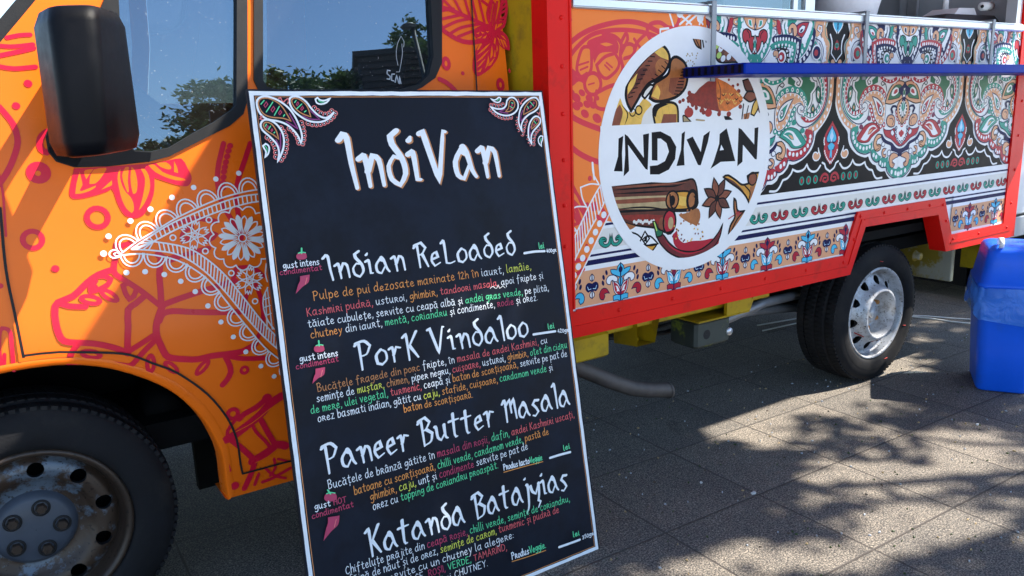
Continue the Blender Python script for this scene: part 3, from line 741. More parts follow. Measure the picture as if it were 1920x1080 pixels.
# ---- cab interior
mb = MB(); mb.box(.50, 1.40, .30, 1.75, .5, .62, 'interior_dark'); bw_ = [(ycab(z)+.012, z) for z in (.5, .8, 1.1, 1.3, 1.5, 1.7, 1.9, 2.04)]; mb.loft([[(x, y, z) for y, z in bw_]+[(x, 1.95-y, z) for y, z in bw_[::-1]] for x in (1.37, 1.41)], 'interior_dark'); child(mb, 'cab_floor', TRUCK)
mb = MB(); mb.loft([[(-.35, y, .90), (.22, y, .90), (.30, y, .95), (.20, y, 1.12), (-.15, y, 1.16), (-.35, y, 1.05)] for y in (.26, 1.7)], 'plastic_dark'); child(mb, 'dashboard', TRUCK)
mb = MB(); Cc = at(262, 205, y=.55); ax = V((.72, 0, .69)).normalized(); ux = V((0, 1, 0)); uy = ax.cross(ux)
mb.tube([Cc+(ux*cos(2*pi*i/40)+uy*sin(2*pi*i/40))*.22 for i in range(41)], .017, 'steel_grey', 10, cap=False); mb.tube([Cc-ux*.21, Cc, Cc+ux*.21], .02, 'plastic_dark'); mb.tube([Cc, Cc-uy*.21], .02, 'plastic_dark'); mb.tube([Cc, Cc-ax*.25], .03, 'plastic_dark'); child(mb, 'steering_wheel', TRUCK)
for y in (.42, 1.15):
    mb = MB(); mb.box(.72, 1.2, y, y+.48, .62, .92, 'seat_cloth', .05); mb.loft([[(1.08+dx*1.0, y+e, z) for dx, z in ((0, .9), (.13, .9), (.24, 1.5), (.15, 1.5))] for e in (0.02, .46)], 'seat_cloth'); child(mb, 'seat', TRUCK)
# ---- wing mirror
MIR = None
def mirror():
    global MIR
    zs = (1.264, 1.268, 1.295, 1.41, 1.518, 1.545, 1.549); ins = (.030, .010, 0, 0, 0, .012, .032)
    rings = []
    for z, i in zip(zs, ins):
        f = (z-1.27)/.29
        A = at(92-33*f, 275-245*f+5, y=-.10); B = at(196-14*f, 300-285*f, y=-.235); Dd = at(267-34*f, 262-248*f, y=-.075)
        pts = [V((A.x, A.y)), V((A.x+.02, -.225)), V((B.x, B.y)), V((Dd.x, Dd.y)), V((Dd.x-.02, .02)), V((A.x+.03, .03))]
        cen = sum(pts, V((0, 0)))/6
        pts = [p+(cen-p).normalized()*i for p in pts]
        # round the corners
        q = []
        for j in range(6):
            a, b, c_ = pts[j-1], pts[j], pts[(j+1) % 6]
            r1 = min(.022, (a-b).length*.35); r2 = min(.022, (c_-b).length*.35)
            s0 = b+(a-b).normalized()*r1; s1 = b+(c_-b).normalized()*r2
            for t in (0, .25, .5, .75, 1): q.append(s0*(1-t)**2+b*2*t*(1-t)+s1*t*t)
        tl = .02*(f-.5)
        rings.append([V((p.x, p.y, z+(p.y+.1)*-.10*0+ (p.x-.2)*.05)) for p in q])
    m = MB(); m.loft(rings, 'black_plastic', cap=True, smooth=True)
    MIR = child(m, 'wing_mirror', TRUCK)
    m = MB()
    # black sail panel on the door that carries the mirror
    pl = dens(cabs("88,255 92,285 108,302 140,312 200,310 280,301 282,286 252,284 236,270 228,150 205,60 170,60 130,140")); plate(m, pl, [], 0, .010, 'black_plastic', .02)
    a = at(160, 292, y=.10); m.tube([V((.20, .13, 1.285)), V((.215, .03, 1.285)), V((.22, -.06, 1.30))], [.035, .03, .028], 'black_plastic'); m.tube([V((.24, .16, 1.48)), V((.235, .05, 1.485)), V((.23, -.03, 1.47))], [.03, .026, .024], 'black_plastic')
    child(m, 'mirror_mount', MIR)
mirror()
# ---- wheels
def wheel(hx, y0, R, prof_t, front):
    c0 = (hx, y0, HZ)
    m = MB()
    if front: prof = [(.222, .004), (.219, -.004), (.210, -.004), (.203, .006), (.199, .022), (.194, .040), (.190, .044)]; r_in, y_in = .190, .044
    else: prof = [(.222, .004), (.219, -.003), (.212, -.003), (.207, .006), (.203, .030), (.196, .046), (.190, .046)]; r_in, y_in = .190, .046
    m.lathe(prof, c0, 'rim_rusty' if front else 'rim_silver', 72)
    # disc with ventilation holes
    KP = [(.19, .044), (.178, .030), (.16, .026), (.142, .030), (.12, .048), (.102, .056), (.05, .056)] if front else [(.19, .046), (.180, .036), (.156, .026), (.140, .014), (.130, -.010), (.122, -.024), (.115, -.029), (.110, -.026)]
    def yr(r):
        for i in range(len(KP)-1):
            if KP[i+1][0] <= r <= KP[i][0]:
                t = (KP[i][0]-r)/(KP[i][0]-KP[i+1][0]); t = t if not front else t*t*(3-2*t); return KP[i][1]+(KP[i+1][1]-KP[i][1])*t
        return KP[-1][1] if r < KP[-1][0] else KP[0][1]
    nh = 10; hr = .160 if front else .158; hs = .0195 if front else .0205
    holes = [[(hr*cos(2*pi*(i+.3)/nh)+hs*cos(2*pi*q/16), hr*sin(2*pi*(i+.3)/nh)+hs*sin(2*pi*q/16)) for q in range(16)] for i in range(nh)]
    ri = KP[-1][0]
    m.cdt([(.19*cos(2*pi*q/72), .19*sin(2*pi*q/72)) for q in range(72)], holes+[[(ri*cos(2*pi*q/48), ri*sin(2*pi*q/48)) for q in range(48)]], .0085, lambda x, z: V((hx+x, y0+yr(hypot(x, z)), HZ+z)), 'rim_paint_worn' if front else 'rim_silver')
    for h in holes:
        vs = [V((hx+x, y0+yr(hypot(x, z)), HZ+z)) for x, z in h]+[V((hx+x, y0+yr(hypot(x, z))+.015, HZ+z)) for x, z in h]
        m.add(vs, [(i, (i+1) % 16, (i+1) % 16+16, i+16) for i in range(16)], 'rubber')  # hole walls coloured black to stand for the shade inside
    m.lathe([(.188, .11), (.02, .115)], c0, 'underbody', 32)
    if not front:
        for (x, z, a, L) in ((-.135, -.075, -.5, .05), (-.02, -.135, .2, .045), (.06, -.15, .2, .03)): m.tube([V((hx+x, y0+yr(hypot(x, z))-.001, HZ+z)), V((hx+x+L*cos(a), y0+yr(hypot(x+L*cos(a), z+L*sin(a)))-.001, HZ+z+L*sin(a)))], .0025, 'wear_red', 5)
    W = child(m, 'wheel', TRUCK)
    t = MB(); t.lathe(prof_t, c0, 'tyre', 96)
    # tread blocks across the shoulder
    nb = 92
    for i in range(nb):
        a = 2*pi*i/nb; b_ = a+2*pi/nb*.62
        for (ya, yb, ra) in ((.004, .044, R-.006), (.060, .098, R-.001), (.108, .150, R-.001), (.164, .20, R-.006)):
            q = [(r*cos(g), y, r*sin(g)) for r in (ra-.008, ra+.0018) for g, y in ((a, ya), (b_, ya), (b_+.012, yb), (a+.012, yb))]
            t.add([(hx+x, y0+y, HZ+z) for x, y, z in q], [(4, 5, 6, 7), (0, 1, 5, 4), (1, 2, 6, 5), (2, 3, 7, 6), (3, 0, 4, 7)], 'tyre')
    for r_ in (.262, .270): t.lathe([(r_, -.0085 if r_ < .28 else 0), (r_+.002, -.0115), (r_+.004, -.0085)], c0, 'tyre', 72)
    if not front:
        for (x, z, dx, dz) in ((.215, -.095, .020, -.003), (.070, -.238, .026, .003), (-.02, .255, .024, -.005)):
            t.tube([V((hx+x, y0-.0105, HZ+z)), V((hx+x+dx, y0-.011, HZ+z+dz))], .0022, 'wear_red', 5)
    child(t, 'tyre', W)
    h = MB()
    if front:
        h.lathe([(.098, .060), (.094, .050), (.085, .040), (.078, .036), (.02, .033), (0.001, .033)], c0, 'hub_grey', 48)
        for i in range(5):
            a = 2*pi*i/5+1.25; x, z = .058*cos(a), .058*sin(a); cc = (hx+x, y0, HZ+z)
            h.lathe([(.0215, .0345), (.021, .030), (.0155, .0335)], cc, 'rubber', 20); h.lathe([(.0135, .036), (.0135, .022), (.011, .019), (.0005, .019)], cc, 'rim_rusty', 6, smooth=False)
    else:
        h.lathe([(.110, -.026), (.106, -.012), (.103, .01), (.099, .05), (.085, .066), (.06, .068)], c0, 'rim_silver', 48); h.lathe([(.062, .075), (.058, .035), (.050, .026), (.03, .022), (.001, .021)], c0, 'rim_silver', 48)
        h.lathe([(.028, .030), (.026, .012), (.001, .010)], c0, 'rim_silver', 32)
        for i in range(6):
            a = 2*pi*i/6+.5; x, z = .076*cos(a), .076*sin(a); cc = (hx+x, y0, HZ+z)
            h.lathe([(.017, .067), (.016, .060), (.0125, .064)], cc, 'rubber', 18); h.lathe([(.0115, .068), (.0115, .040), (.009, .034), (.0005, .034)], cc, 'bronze', 6, smooth=False)
    child(h, 'hub_cap', W)
def tprof(R, wdt): return [(.220, .006), (.226, -.004), (.240, -.010), (.265, -.012), (.292, -.008), (R-.018, .0), (R-.006, .014), (R-.005, .046), (R-.014, .048), (R-.014, .056), (R-.003, .058), (R, .10), (R-.011, .102), (R-.011, .106), (R, .108), (R-.003, wdt-.058), (R-.014, wdt-.056), (R-.014, wdt-.048), (R-.005, wdt-.046), (R-.006, wdt-.014), (R-.03, wdt), (.22, wdt)]
HZ = .333; wheel(0.0, .172, .335, tprof(.335, .215), True); HZ = .333
wheel(3.45, .10, .333, tprof(.333, .215), False)
# far side wheels (simple, in the dark under the truck)
for hx in (0., 3.45):
    m = MB(); m.lathe([(.05, 0), (.22, 0), (.30, -.01), (.33, .02), (.33, .18), (.22, .2)], (hx, 1.62, .33), 'tyre', 40); child(m, 'wheel', TRUCK)
# ---- wheel housing, chassis
m = MB()
prev = None
A2 = [(x*1.06, z+.02) for x, z in ARCH]
m.loft([[V((x, ycab(z)+.03, z)) for x, z in A2], [V((x, .75, z)) for x, z in A2]], 'underbody', cap=False, closed=False)
m.box(-.7, .7, .70, .75, .3, 1.0, 'underbody'); m.box(-.9, 1.45, .32, 1.7, .42, .50, 'underbody')
m.tube([V((.36, .40, .50)), V((.36, .62, .50))], .05, 'underbody', 20)
m.box(.50, 1.42, .80, .84, .05, .50, 'underbody'); child(m, 'wheel_housing', TRUCK)  # last box: black sheet added to keep the view through the arch dark
m = MB(); m.box(1.49, 4.44, .16, 1.86, .60, .66, 'underbody'); m.box(.6, 4.3, .62, .72, .40, .56, 'underbody'); m.box(.6, 4.3, 1.22, 1.32, .40, .56, 'underbody'); m.tube([V((3.45, .3, .33)), V((3.45, 1.65, .33))], .06, 'underbody'); m.box(3.3, 3.6, .8, 1.1, .22, .44, 'underbody', .05)
m.tube([V((2.45, .40, .40)), V((3.0, .42, .36)), V((3.45, .42, .31)), V((4.0, .42, .40))], .022, 'steel_grey', 8)
child(m, 'chassis', TRUCK)
m = MB(); m.box(1.50, 2.72, .14, .21, .52, .598, 'yellow_paint', .006); m.box(1.55, 1.80, .10, .24, .455, .548, 'yellow_paint', .008); child(m, 'chassis_beam', TRUCK)
m = MB(); b0 = at(1205, 625, y=.15).x
m.add([(b0-.06, .12, .56), (b0+.06, .12, .56), (b0+.035, .12, .455), (b0-.055, .12, .455), (b0-.06, .25, .56), (b0+.06, .25, .56), (b0+.035, .25, .44), (b0-.055, .25, .44)], [(3, 2, 6, 7), (0, 3, 7, 4), (1, 5, 6, 2), (4, 7, 6, 5)], 'yellow_paint')
m.add([(b0-.052, .125, .565), (b0-.048, .125, .457), (b0-.048, .245, .443), (b0-.052, .245, .565), (b0+.045, .125, .565), (b0+.030, .125, .457), (b0+.030, .245, .443), (b0+.045, .245, .565)], [(0, 1, 2, 3), (4, 5, 6, 7)], 'yellow_paint')
m.lathe([(.016, 0), (.016, .01), (.001, .012)], (b0-.005, .19, .455), 'yellow_paint', 12, ax='z'); child(m, 'mounting_bracket', TRUCK)
m = MB(); b1 = at(1370, 585, y=.15).x
m.box(b1-.24, b1+.06, .10, .26, .492, .50, 'yellow_paint', .003)
m.loft([[(b1-.08, y, .50), (b1+.06, y, .50), (b1+.075, y, .535), (b1+.04, y, .60), (b1-.08, y, .60)] for y in (.10, .115)], 'yellow_paint'); m.loft([[(b1+.045, .10, .503), (b1+.045, .26, .503), (b1+.09, .24, .54), (b1+.09, .11, .55)], [(b1+.052, .10, .500), (b1+.052, .26, .500), (b1+.097, .24, .537), (b1+.097, .11, .547)]], 'yellow_paint')
m.tube([V((b1+.02, .17, .50)), V((b1+.02, .17, .53))], .012, 'yellow_paint', 6); child(m, 'mounting_bracket', TRUCK)
m = MB(); m.box(b1-.22, b1-.02, .13, .28, .375, .488, 'greybox', .012); m.lathe([(.017, .0), (.016, -.006), (.001, -.008)], (b1-.03, .13, .42), 'aluminium', 16); m.lathe([(.02, -.001), (.001, -.001)], (b1-.16, .13, .43), 'rubber', 16)
m.tube([V((b1+.0, .22, .43)), V((b1+.4, .3, .44)), V((b1+.9, .4, .40))], .022, 'steel_grey', 10); child(m, 'shackle_box', TRUCK)
m = MB()
for y0_, zz_, sag, r_ in ((.36, .50, .10, .010), (.44, .46, .06, .007), (.30, .54, .05, .006)): m.tube([V((1.6+.14*i, y0_+.03*sin(i*.9), zz_-sag*sin(pi*i/10))) for i in range(11)], r_, 'rubber', 8)
child(m, 'underbody_hose', TRUCK)
m = MB(); pth = [at(1000, 640, y=.28), at(1085, 690, y=.22), at(1140, 713, y=.18), at(1185, 728, y=.16), at(1215, 731, y=.155), at(1253, 731, y=.15)]
m.tube(pth, .030, 'exhaust', 18, cap=False); m.tube([pth[-1]-V((.006, 0, 0)), pth[-1]+V((.004, 0, 0))], .033, 'exhaust', 18); m.lathe([(.026, 0), (.001, .001)], tuple(pth[-1]), 'underbody', 16)
child(m, 'exhaust_pipe', TRUCK)
# ---- box body
XL, XR = 1.468, 4.467
m = MB(); m.box(XL, XL+.02, .068, 1.9, .60, 2.62, 'yellow_paint'); m.box(XL+.02, XR-.02, .07, 1.9, 2.58, 2.64, 'interior_grey'); m.box(XL+.02, XR-.02, 1.88, 1.92, .60, 2.58, 'interior_grey'); m.box(XR-.02, XR, .07, 1.9, .60, 2.62, 'interior_grey'); m.box(XL+.022, XR-.022, .08, 1.87, .70, .74, 'underbody')
m.box(1.56, 4.33, .012, .05, .88, 1.63, 'interior_grey'); m.box(1.56, 4.33, .05, .75, 1.60, 1.64, 'interior_grey'); m.box(3.35, 4.28, .10, .54, 1.641, 1.675, 'interior_grey')
BOX = child(m, 'box_body', TRUCK)
# red trim
m = MB()
UP = [(1.549, 2.56), (1.549, .680), (2.998, .677), (3.078, .861), (3.757, .861), (3.846, .677), (4.343, .679), (4.340, 2.56)]
LO = [(XR, 2.62), (XR, .600), (3.806, .600), (3.712, .786), (3.139, .790), (3.048, .594), (XL, .592), (XL, 2.62)]
m.prism(UP+LO, -.012, .068, 'red_paint')
# folded ridges and rivets
def ridge(pts, w=.010):
    for a, b in zip(pts, pts[1:]):
        d = V((b[0]-a[0], b[1]-a[1])).normalized(); n_ = V((-d.y, d.x))*w/2
        q = [(a[0]+n_.x, a[1]+n_.y), (b[0]+n_.x, b[1]+n_.y), (b[0]-n_.x, b[1]-n_.y), (a[0]-n_.x, a[1]-n_.y)]
        m.prism(q, -.0155, -.0115, 'red_paint')
ridge([(XL+.02, .630), (3.02, .630)], .006); ridge([(3.03, .640), (3.108, .825)], .006); ridge([(3.125, .822), (3.725, .822)], .006); ridge([(3.84, .638), (4.42, .640)], .006)
ridge([(1.5525, .69), (1.5525, 2.5)], .007); ridge([(1.56, .684), (2.99, .681)], .007)
def rivet(x, z): m.lathe([(.0070, 0), (.0062, -.003), (.0034, -.0048), (.0003, -.0052)], (x, -.012, z), 'red_paint', 10)
for i in range(6): rivet(1.745+.25*i, .655)
for z in (.78, .90, 1.03, 1.17, 1.31, 1.45, 1.59, 1.74, 1.9): rivet(1.520, z)
for x, z in ((3.06, .745), (3.095, .84), (3.27, .838), (3.45, .838), (3.63, .838), (3.745, .83), (3.785, .75), (3.86, .655), (4.10, .655), (4.38, .655), (4.40, .78), (4.40, .95), (4.40, 1.12), (4.40, 1.29), (4.40, 1.46)): rivet(x, z)
child(m, 'red_trim', TRUCK)
# ================================================================== decorated side panel
PMB = MB(); PMB.prism([(1.549, .68), (2.998, .677), (3.078, .861), (3.757, .861), (3.846, .677), (4.343, .679), (4.340, 1.635), (1.549, 1.635)], 0, .012, 'wrap_white')
def side(px, py): p = at(px, py, y=0.); return (p.x, p.z)
c = Cv(PMB, side, lambda u, v, o: V((u, -o, v)), 0, 2.5e-6, .012)
AX, GL, GRT, PER = 3.373, 2.883, 3.866, .977
mir = lambda a: (lambda u, v: (2*a-u, v))
idn = lambda u, v: (u, v)
def rect(c, u0, u1, v0, v1, m): c.emit(('f', [(u0, v0), (u1, v0), (u1, v1), (u0, v1)], m, 0))
def notch(c, v0, v1, m):
    "band of the lower border, cut away over the wheel arch"
    rect(c, 1.549, 2.998+(v0-.677)*.435, v0, v1, m); rect(c, 3.846-(v0-.677)*.484, 4.344, v0, v1, m)
# ---- black grounds between the mandalas
c.zoom(1540, 130, 4.911)
c.rec(); c.fill("125,30 128,300 150,420 190,500 240,575 248,650 270,720 330,785 400,812 432,802 440,830 470,872 500,885 512,920 545,942 585,938 600,970 640,1020 668,1032 330,1065 55,1095 70,700 90,490 105,30", 'ink_black'); blk = c.endrec()
for g, cl in ((GL, (1.6, 4.343)), (GRT, (1.6, 4.343))): c.play(blk, (lambda u, v, g=g: (u+g-GL, v), lambda u, v, g=g: (g+GL-u, v)), clip=cl)
c.zoom(1560, 30, 8.727)
c.rec(); c.fill("90,60 250,60 262,125 285,260 288,325 215,430 195,540 215,700 165,790 140,900 40,900 40,740 60,300", 'ink_black'); blk2 = c.endrec()
for g in (GL, GRT): c.play(blk2, (lambda u, v, g=g: (u+g-GL, v), lambda u, v, g=g: (g+GL-u, v)), clip=(1.6, 4.343))
# ---- gap motif
c.zoom(1420, 130, 4.5); c.rec()
c.fill("638,435 605,490 575,545 562,590 566,640 560,690 575,745 598,785 622,805 632,640", 'crimson')
c.fill("637,470 600,530 582,580 590,620 608,625 590,650 600,690 614,680 616,735 626,755 632,620", 'navy')
c.fill("637,478 606,535 588,585 596,612 616,606 626,560", 'cyan'); c.fill("595,645 605,680 618,672 620,735 627,748 631,620 615,625", 'cyan'); c.fill("636,505 612,565 620,590 631,620", 'paleblue')
c.dots("566,582 563,598 563,615 566,632 568,690 571,708 577,725 584,742 592,757 601,770 611,780 622,786", .0034, 'wrap_white', .0045)
c.fill("514,660 521,695 531,730 512,765 482,768 467,738 478,705 497,700 508,712 516,695", 'peach', outline='wrap_white', ow=.005)
c.stroke("548,788 568,800 578,835 614,862", .008, 'wrap_white'); c.stroke("532,812 500,856 460,862 432,838 418,803 390,846 340,862 298,846 284,882 250,922 214,938 194,982 160,1026 104,1031", .0085, 'wrap_white')
c.stroke("532,935 545,900 568,882 592,895 596,930 575,950 552,940 560,918 578,915", .012, 'crimson', taper=3)
for x, y in ((374, 942), (432, 936), (490, 929)): c.disc((x, y), .0155, 'teal', .0175); c.disc((x, y), .0085, 'ink_black', .0115); c.disc((x, y), .0055, 'crimson', .009)
gm = c.endrec()
for g in (GL, GRT): c.play(gm, (lambda u, v, g=g: (u+g-GL, v), lambda u, v, g=g: (g+GL-u, v)), clip=(1.6, 4.343))
c.zoom(1560, 30, 8.727); c.rec()
c.fill("98,60 180,70 184,130 160,200 98,296 94,200", 'wrap_white'); c.fill("98,70 165,90 170,130 148,195 98,268 95,200", 'cyan'); c.stroke("98,120 108,160 97,215", .004, 'navy')
c.stroke("203,312 165,415 152,540 156,612 100,690 68,745", .0075, 'wrap_white', taper=3); c.fill("88,385 112,470 118,540 88,566 84,480", 'crimson'); c.fill("86,440 102,480 100,510 86,520 84,480", 'ink_black'); c.ringdisc((86, 482), .008, .003, 'teal')
gm2 = c.endrec()
for g in (GL, GRT): c.play(gm2, (lambda u, v, g=g: (u+g-GL, v), lambda u, v, g=g: (g+GL-u, v)), clip=(1.6, 4.343))
# ---- half mandala below the shelf
c.zoom(1540, 130, 4.911); c.rec()
c.stroke("170,-60 165,40 158,120 155,190 154,240 160,310 182,390 216,465 262,515 305,535", .026, 'peach')
c.stroke("186,-60 176,100 172,200 176,290 196,372 236,447 288,498", .0035, 'teal')
c.dots("172,20 168,75 162,152 157,230 160,298 171,365 190,425 215,470 245,505 276,524", .0055, 'wrap_white', .0075)
c.stroke("212,-40 195,110 185,200 187,280 206,370 246,440 302,491 352,503 402,476 432,422 440,352", .0045, 'navy')
c.stroke("240,-20 218,90 207,170 207,250 220,330 247,397 292,440 342,440 374,408", .020, 'teal')
c.dots("222,80 212,125 206,165 204,205 206,245 211,285 220,322 232,358 248,392 268,418 292,436 318,442 344,436", .0042, 'wrap_white'); 
c.stroke("290,-20 248,105 230,180 224,250 237,330 264,385 306,414 348,388", .028, 'wrap_white'); c.stroke("268,-10 238,95 220,180 214,250 226,335 255,394 305,428 356,400", .003, 'ink_black')
c.dots("268,70 252,105 240,142 231,180 227,220 228,260 234,300 246,340 263,372 286,395 313,404 341,386", .0058, 'crimson', .0085)
c.stroke("300,60 266,120 248,190 244,260 258,330 287,374 322,384 352,364", .004, 'ink_black')
c.fill("250,185 272,148 287,175 282,240 264,292 242,302 238,250", 'deep_green', outline='navy', ow=.003); c.fill("258,208 274,188 274,236 260,262", 'wrap_white'); c.fill("262,216 271,206 269,234 262,246", 'peach')
c.fill("288,330 300,305 314,340 307,378 286,388 280,360", 'deep_green', outline='navy', ow=.003); c.fill("290,345 300,330 304,355 295,370", 'peach')
c.fill("345,40 352,90 330,105 306,112 302,150 316,190 332,215 328,260 337,310 352,346 374,344 380,300 390,250 422,205 458,186 470,150 520,120 525,40 440,30", 'deep_green')
c.stroke("350,50 338,95 304,104 296,150 310,190 326,216 320,260 330,312 352,352", .009, 'wrap_white'); c.stroke("340,60 318,98 292,104 284,150 300,192 316,218 311,260 320,316 345,358", .0035, 'ink_black')
c.fill("480,40 440,60 408,100 415,145 445,155 470,130 466,100 500,70", 'wrap_white'); c.stroke("500,50 450,72 424,108 432,138 450,132 454,112 444,106", .006, 'ink_black', taper=3)
c.stroke("372,388 362,350 360,318 366,285 380,245 402,208 438,180 480,168 522,175 558,198 582,238", .024, 'crimson')
c.dots("362,360 361,325 367,288 382,250 405,213 440,184 480,172 520,178 554,202 578,236", .0075, 'wrap_white', .0085); c.dots("362,360 361,325 367,288 382,250 405,213 440,184 480,172 520,178 554,202 578,236", .0035, 'purple')
c.dots("448,342 460,380 468,420 480,458 494,490 514,514 545,524 574,510", .0115, 'crimson'); c.dots("448,342 460,380 468,420 480,458 494,490 514,514 545,524 574,510", .0055, 'wrap_white')
c.fill("396,386 374,366 369,320 389,264 429,214 485,194 536,204 573,250 591,320 589,400 581,460 561,506 530,506 499,470 479,410 469,350 444,305 410,290 392,312", 'wrap_white', outline='navy', ow=.003)
c.fill("398,378 381,362 376,322 395,270 433,221 485,202 532,212 566,254 583,320 582,398 574,456 557,499 533,499 506,466 486,408 476,346 449,298 410,281 390,300", 'peach')
c.dots("402,262 427,238 457,219 491,213 526,223 551,251 567,290 574,340 574,390 567,440 550,477 520,470 500,430 490,385 480,342 462,305", .0045, 'wrap_white', .0055)
c.fill("466,248 520,273 556,318 570,378 557,432 525,418 504,362 488,305", 'wrap_white', outline='navy', ow=.0045); c.fill("503,288 540,328 556,383 543,417 525,392 514,341", 'crimson'); c.disc((541, 366), .0085, 'wrap_white', .0125, outline='navy'); c.disc((541, 366), .0035, 'navy', .005)
c.stroke("372,390 398,382 417,352 414,322 392,316 380,338 392,352", .012, 'wrap_white'); c.stroke("376,396 404,386 424,354 418,314 390,306 372,336 384,360 398,350", .0032, 'navy')
for s in ("424,440 440,424 456,446 452,471 436,476 421,462", "350,520 366,504 383,522 379,546 362,554 347,540", "310,565 326,554 346,575 336,599 318,600 307,582"): c.fill(s, 'purple')
c.fill("320,638 364,568 409,513 470,490 517,513 538,560 497,592 462,627 432,667 380,677 340,664", 'crimson', outline='ink_black', ow=.003); c.fill("360,645 400,583 440,528 485,513 514,544 472,580 442,610 420,647 388,657", 'wrap_white'); c.fill("424,602 440,553 475,528 512,540 477,562 451,592", 'crimson'); c.fill("430,584 446,560 472,549 456,575 436,595", 'peach')
c.fill("284,540 335,518 342,560 322,600 332,660 381,690 441,690 470,660 466,720 441,762 400,775 340,757 300,706 278,640 274,580", 'teal'); c.dots("293,590 293,630 306,668 328,697 356,718 386,730 416,725 444,712", .0075, 'wrap_white', .0085); c.stroke("272,545 266,600 273,650 298,712 338,762 400,782 444,766", .0045, 'navy')
c.fill("455,745 482,733 502,760 527,790 548,800 532,842 500,848 469,815", 'teal'); c.dots("479,790 503,806", .0075, 'wrap_white', .0095); c.stroke("452,752 464,818 500,855 534,845", .0045, 'navy')
c.fill("530,840 562,808 590,818 614,795 608,860 592,898 555,898 529,870", 'teal'); c.dots("541,860 560,880 583,876", .0065, 'wrap_white', .0095); c.stroke("526,838 526,874 553,903 592,903", .0045, 'navy')
c.fill("598,880 625,830 652,900 690,915 717,868 717,985 680,1002 640,977 608,935", 'teal'); c.dots("645,945 680,955 711,962", .008, 'wrap_white', .0105); c.dots("717,870", .009, 'wrap_white', .013); c.stroke("594,900 604,948 640,989 690,1009 714,1010", .0045, 'navy')
c.fill("702,785 660,768 629,799 621,850 634,902 660,902 674,870 656,855 651,836 680,816 702,806", 'peach', outline='navy', ow=.0035); c.stroke("655,890 662,872 648,856", .003, 'navy')
c.fill("562,605 520,598 489,640 479,690 489,742 515,754 541,736 547,700 526,688 511,700 506,670 521,641 547,626", 'peach', outline='ink_black', ow=.0045); c.stroke("500,742 530,726 530,704 516,706", .003, 'ink_black')
c.fill("596,729 570,728 554,760 559,801 578,814 594,796 589,779 575,786 566,766 580,751", 'peach', outline='navy', ow=.0035)
c.disc((568, 690), .012, 'wrap_white', outline='navy', rz=.010); c.disc((621, 770), .014, 'wrap_white', rz=.013, outline='navy')
c.fill("545,598 570,598 602,640 652,668 672,690 692,710 722,715 740,720 738,790 722,802 700,772 664,757 638,747 638,705 588,682 558,652", 'navy'); c.stroke("560,588 592,640 650,668 670,692 692,716 720,722", .006, 'wrap_white')
c.fill("568,538 590,558 640,558 668,538 692,600 702,640 740,682 738,707 700,702 658,662 638,642 598,622 576,587", 'crimson', outline='navy', ow=.003); c.fill("638,572 655,558 670,588 656,614 638,597", 'wrap_white', outline='navy', ow=.0025)
c.fill("690,518 678,580 688,640 720,682 740,686 742,500", 'wrap_white'); c.dots("687,540 681,575 684,612 696,646 716,670", .0085, 'navy'); c.dots("687,540 681,575 684,612 696,646 716,670", .0038, 'wrap_white'); c.fill("712,556 704,600 714,640 736,652 738,550", 'wrap_white'); c.dots("720,588 735,574 735,604", .0085, 'crimson')
c.fill("668,520 640,532 607,516 597,470 614,428 650,418 673,444 674,492", 'peach', outline='navy', ow=.0045); c.stroke("650,512 662,478 648,450 628,455", .0035, 'navy')
c.stroke("652,398 642,366 656,342 684,342 696,362 684,376", .013, 'navy', taper=3)
c.dots("691,390 693,420 701,455 716,488 737,512", .0095, 'crimson'); c.dots("691,390 693,420 701,455 716,488 737,512", .004, 'wrap_white')
c.fill("752,258 712,300 696,350 696,420 713,470 738,506 744,506 757,380 760,258", 'peach', outline='ink_black', ow=.0035); c.fill("752,284 720,330 714,380 720,422 741,448 748,445 756,290", 'wrap_white'); c.dots("735,312 722,338 717,368 718,398 726,424 740,440", .0048, 'ink_black'); c.fill("753,298 736,330 734,362 748,388", 'teal')
c.fill("586,314 604,240 639,163 690,112 742,108 767,133 762,200 742,265 702,292 640,320", 'peach', outline='ink_black', ow=.0045); c.fill("611,282 639,205 680,150 732,144 742,190 717,255 660,274", 'deep_green', outline='ink_black', ow=.003); c.fill("643,240 654,194 690,163 714,185 702,220 665,247", 'wrap_white'); c.fill("661,226 675,189 699,179 701,206 682,224", 'crimson')
c.fill("768,110 745,150 709,175 711,216 734,236 745,262 762,292 772,292 771,110", 'navy'); c.fill("767,172 751,200 751,232 765,254 769,250 770,172", 'wrap_white'); c.disc((766, 212), .0045, 'deep_green', .012)
c.dots("715,95 745,76 690,112 762,60", .006, 'crimson', .0085); c.stroke("525,40 560,88 600,112 645,118 690,90 720,40", .020, 'wrap_white'); c.stroke("528,40 562,84 602,106 645,112 688,86", .015, 'crimson'); c.dots("545,65 570,88 600,102 632,108 660,100", .0045, 'wrap_white')
c.stroke("585,130 560,150 548,130 560,110 590,140 600,200", .004, 'ink_black')
half = c.endrec()
ALT = {'teal': 'crimson', 'crimson': 'teal', 'purple': 'teal'}
CL = (1.95, 4.343)
c.play(half, (idn, mir(AX)), clip=CL)
aL, aR = AX-PER, AX+PER
c.play(half, (lambda u, v: (u-PER, v), lambda u, v: (2*aL-(u-PER), v)), ALT, (2.13, 4.343))
c.play(half, (lambda u, v: (u+PER, v),), ALT, CL)
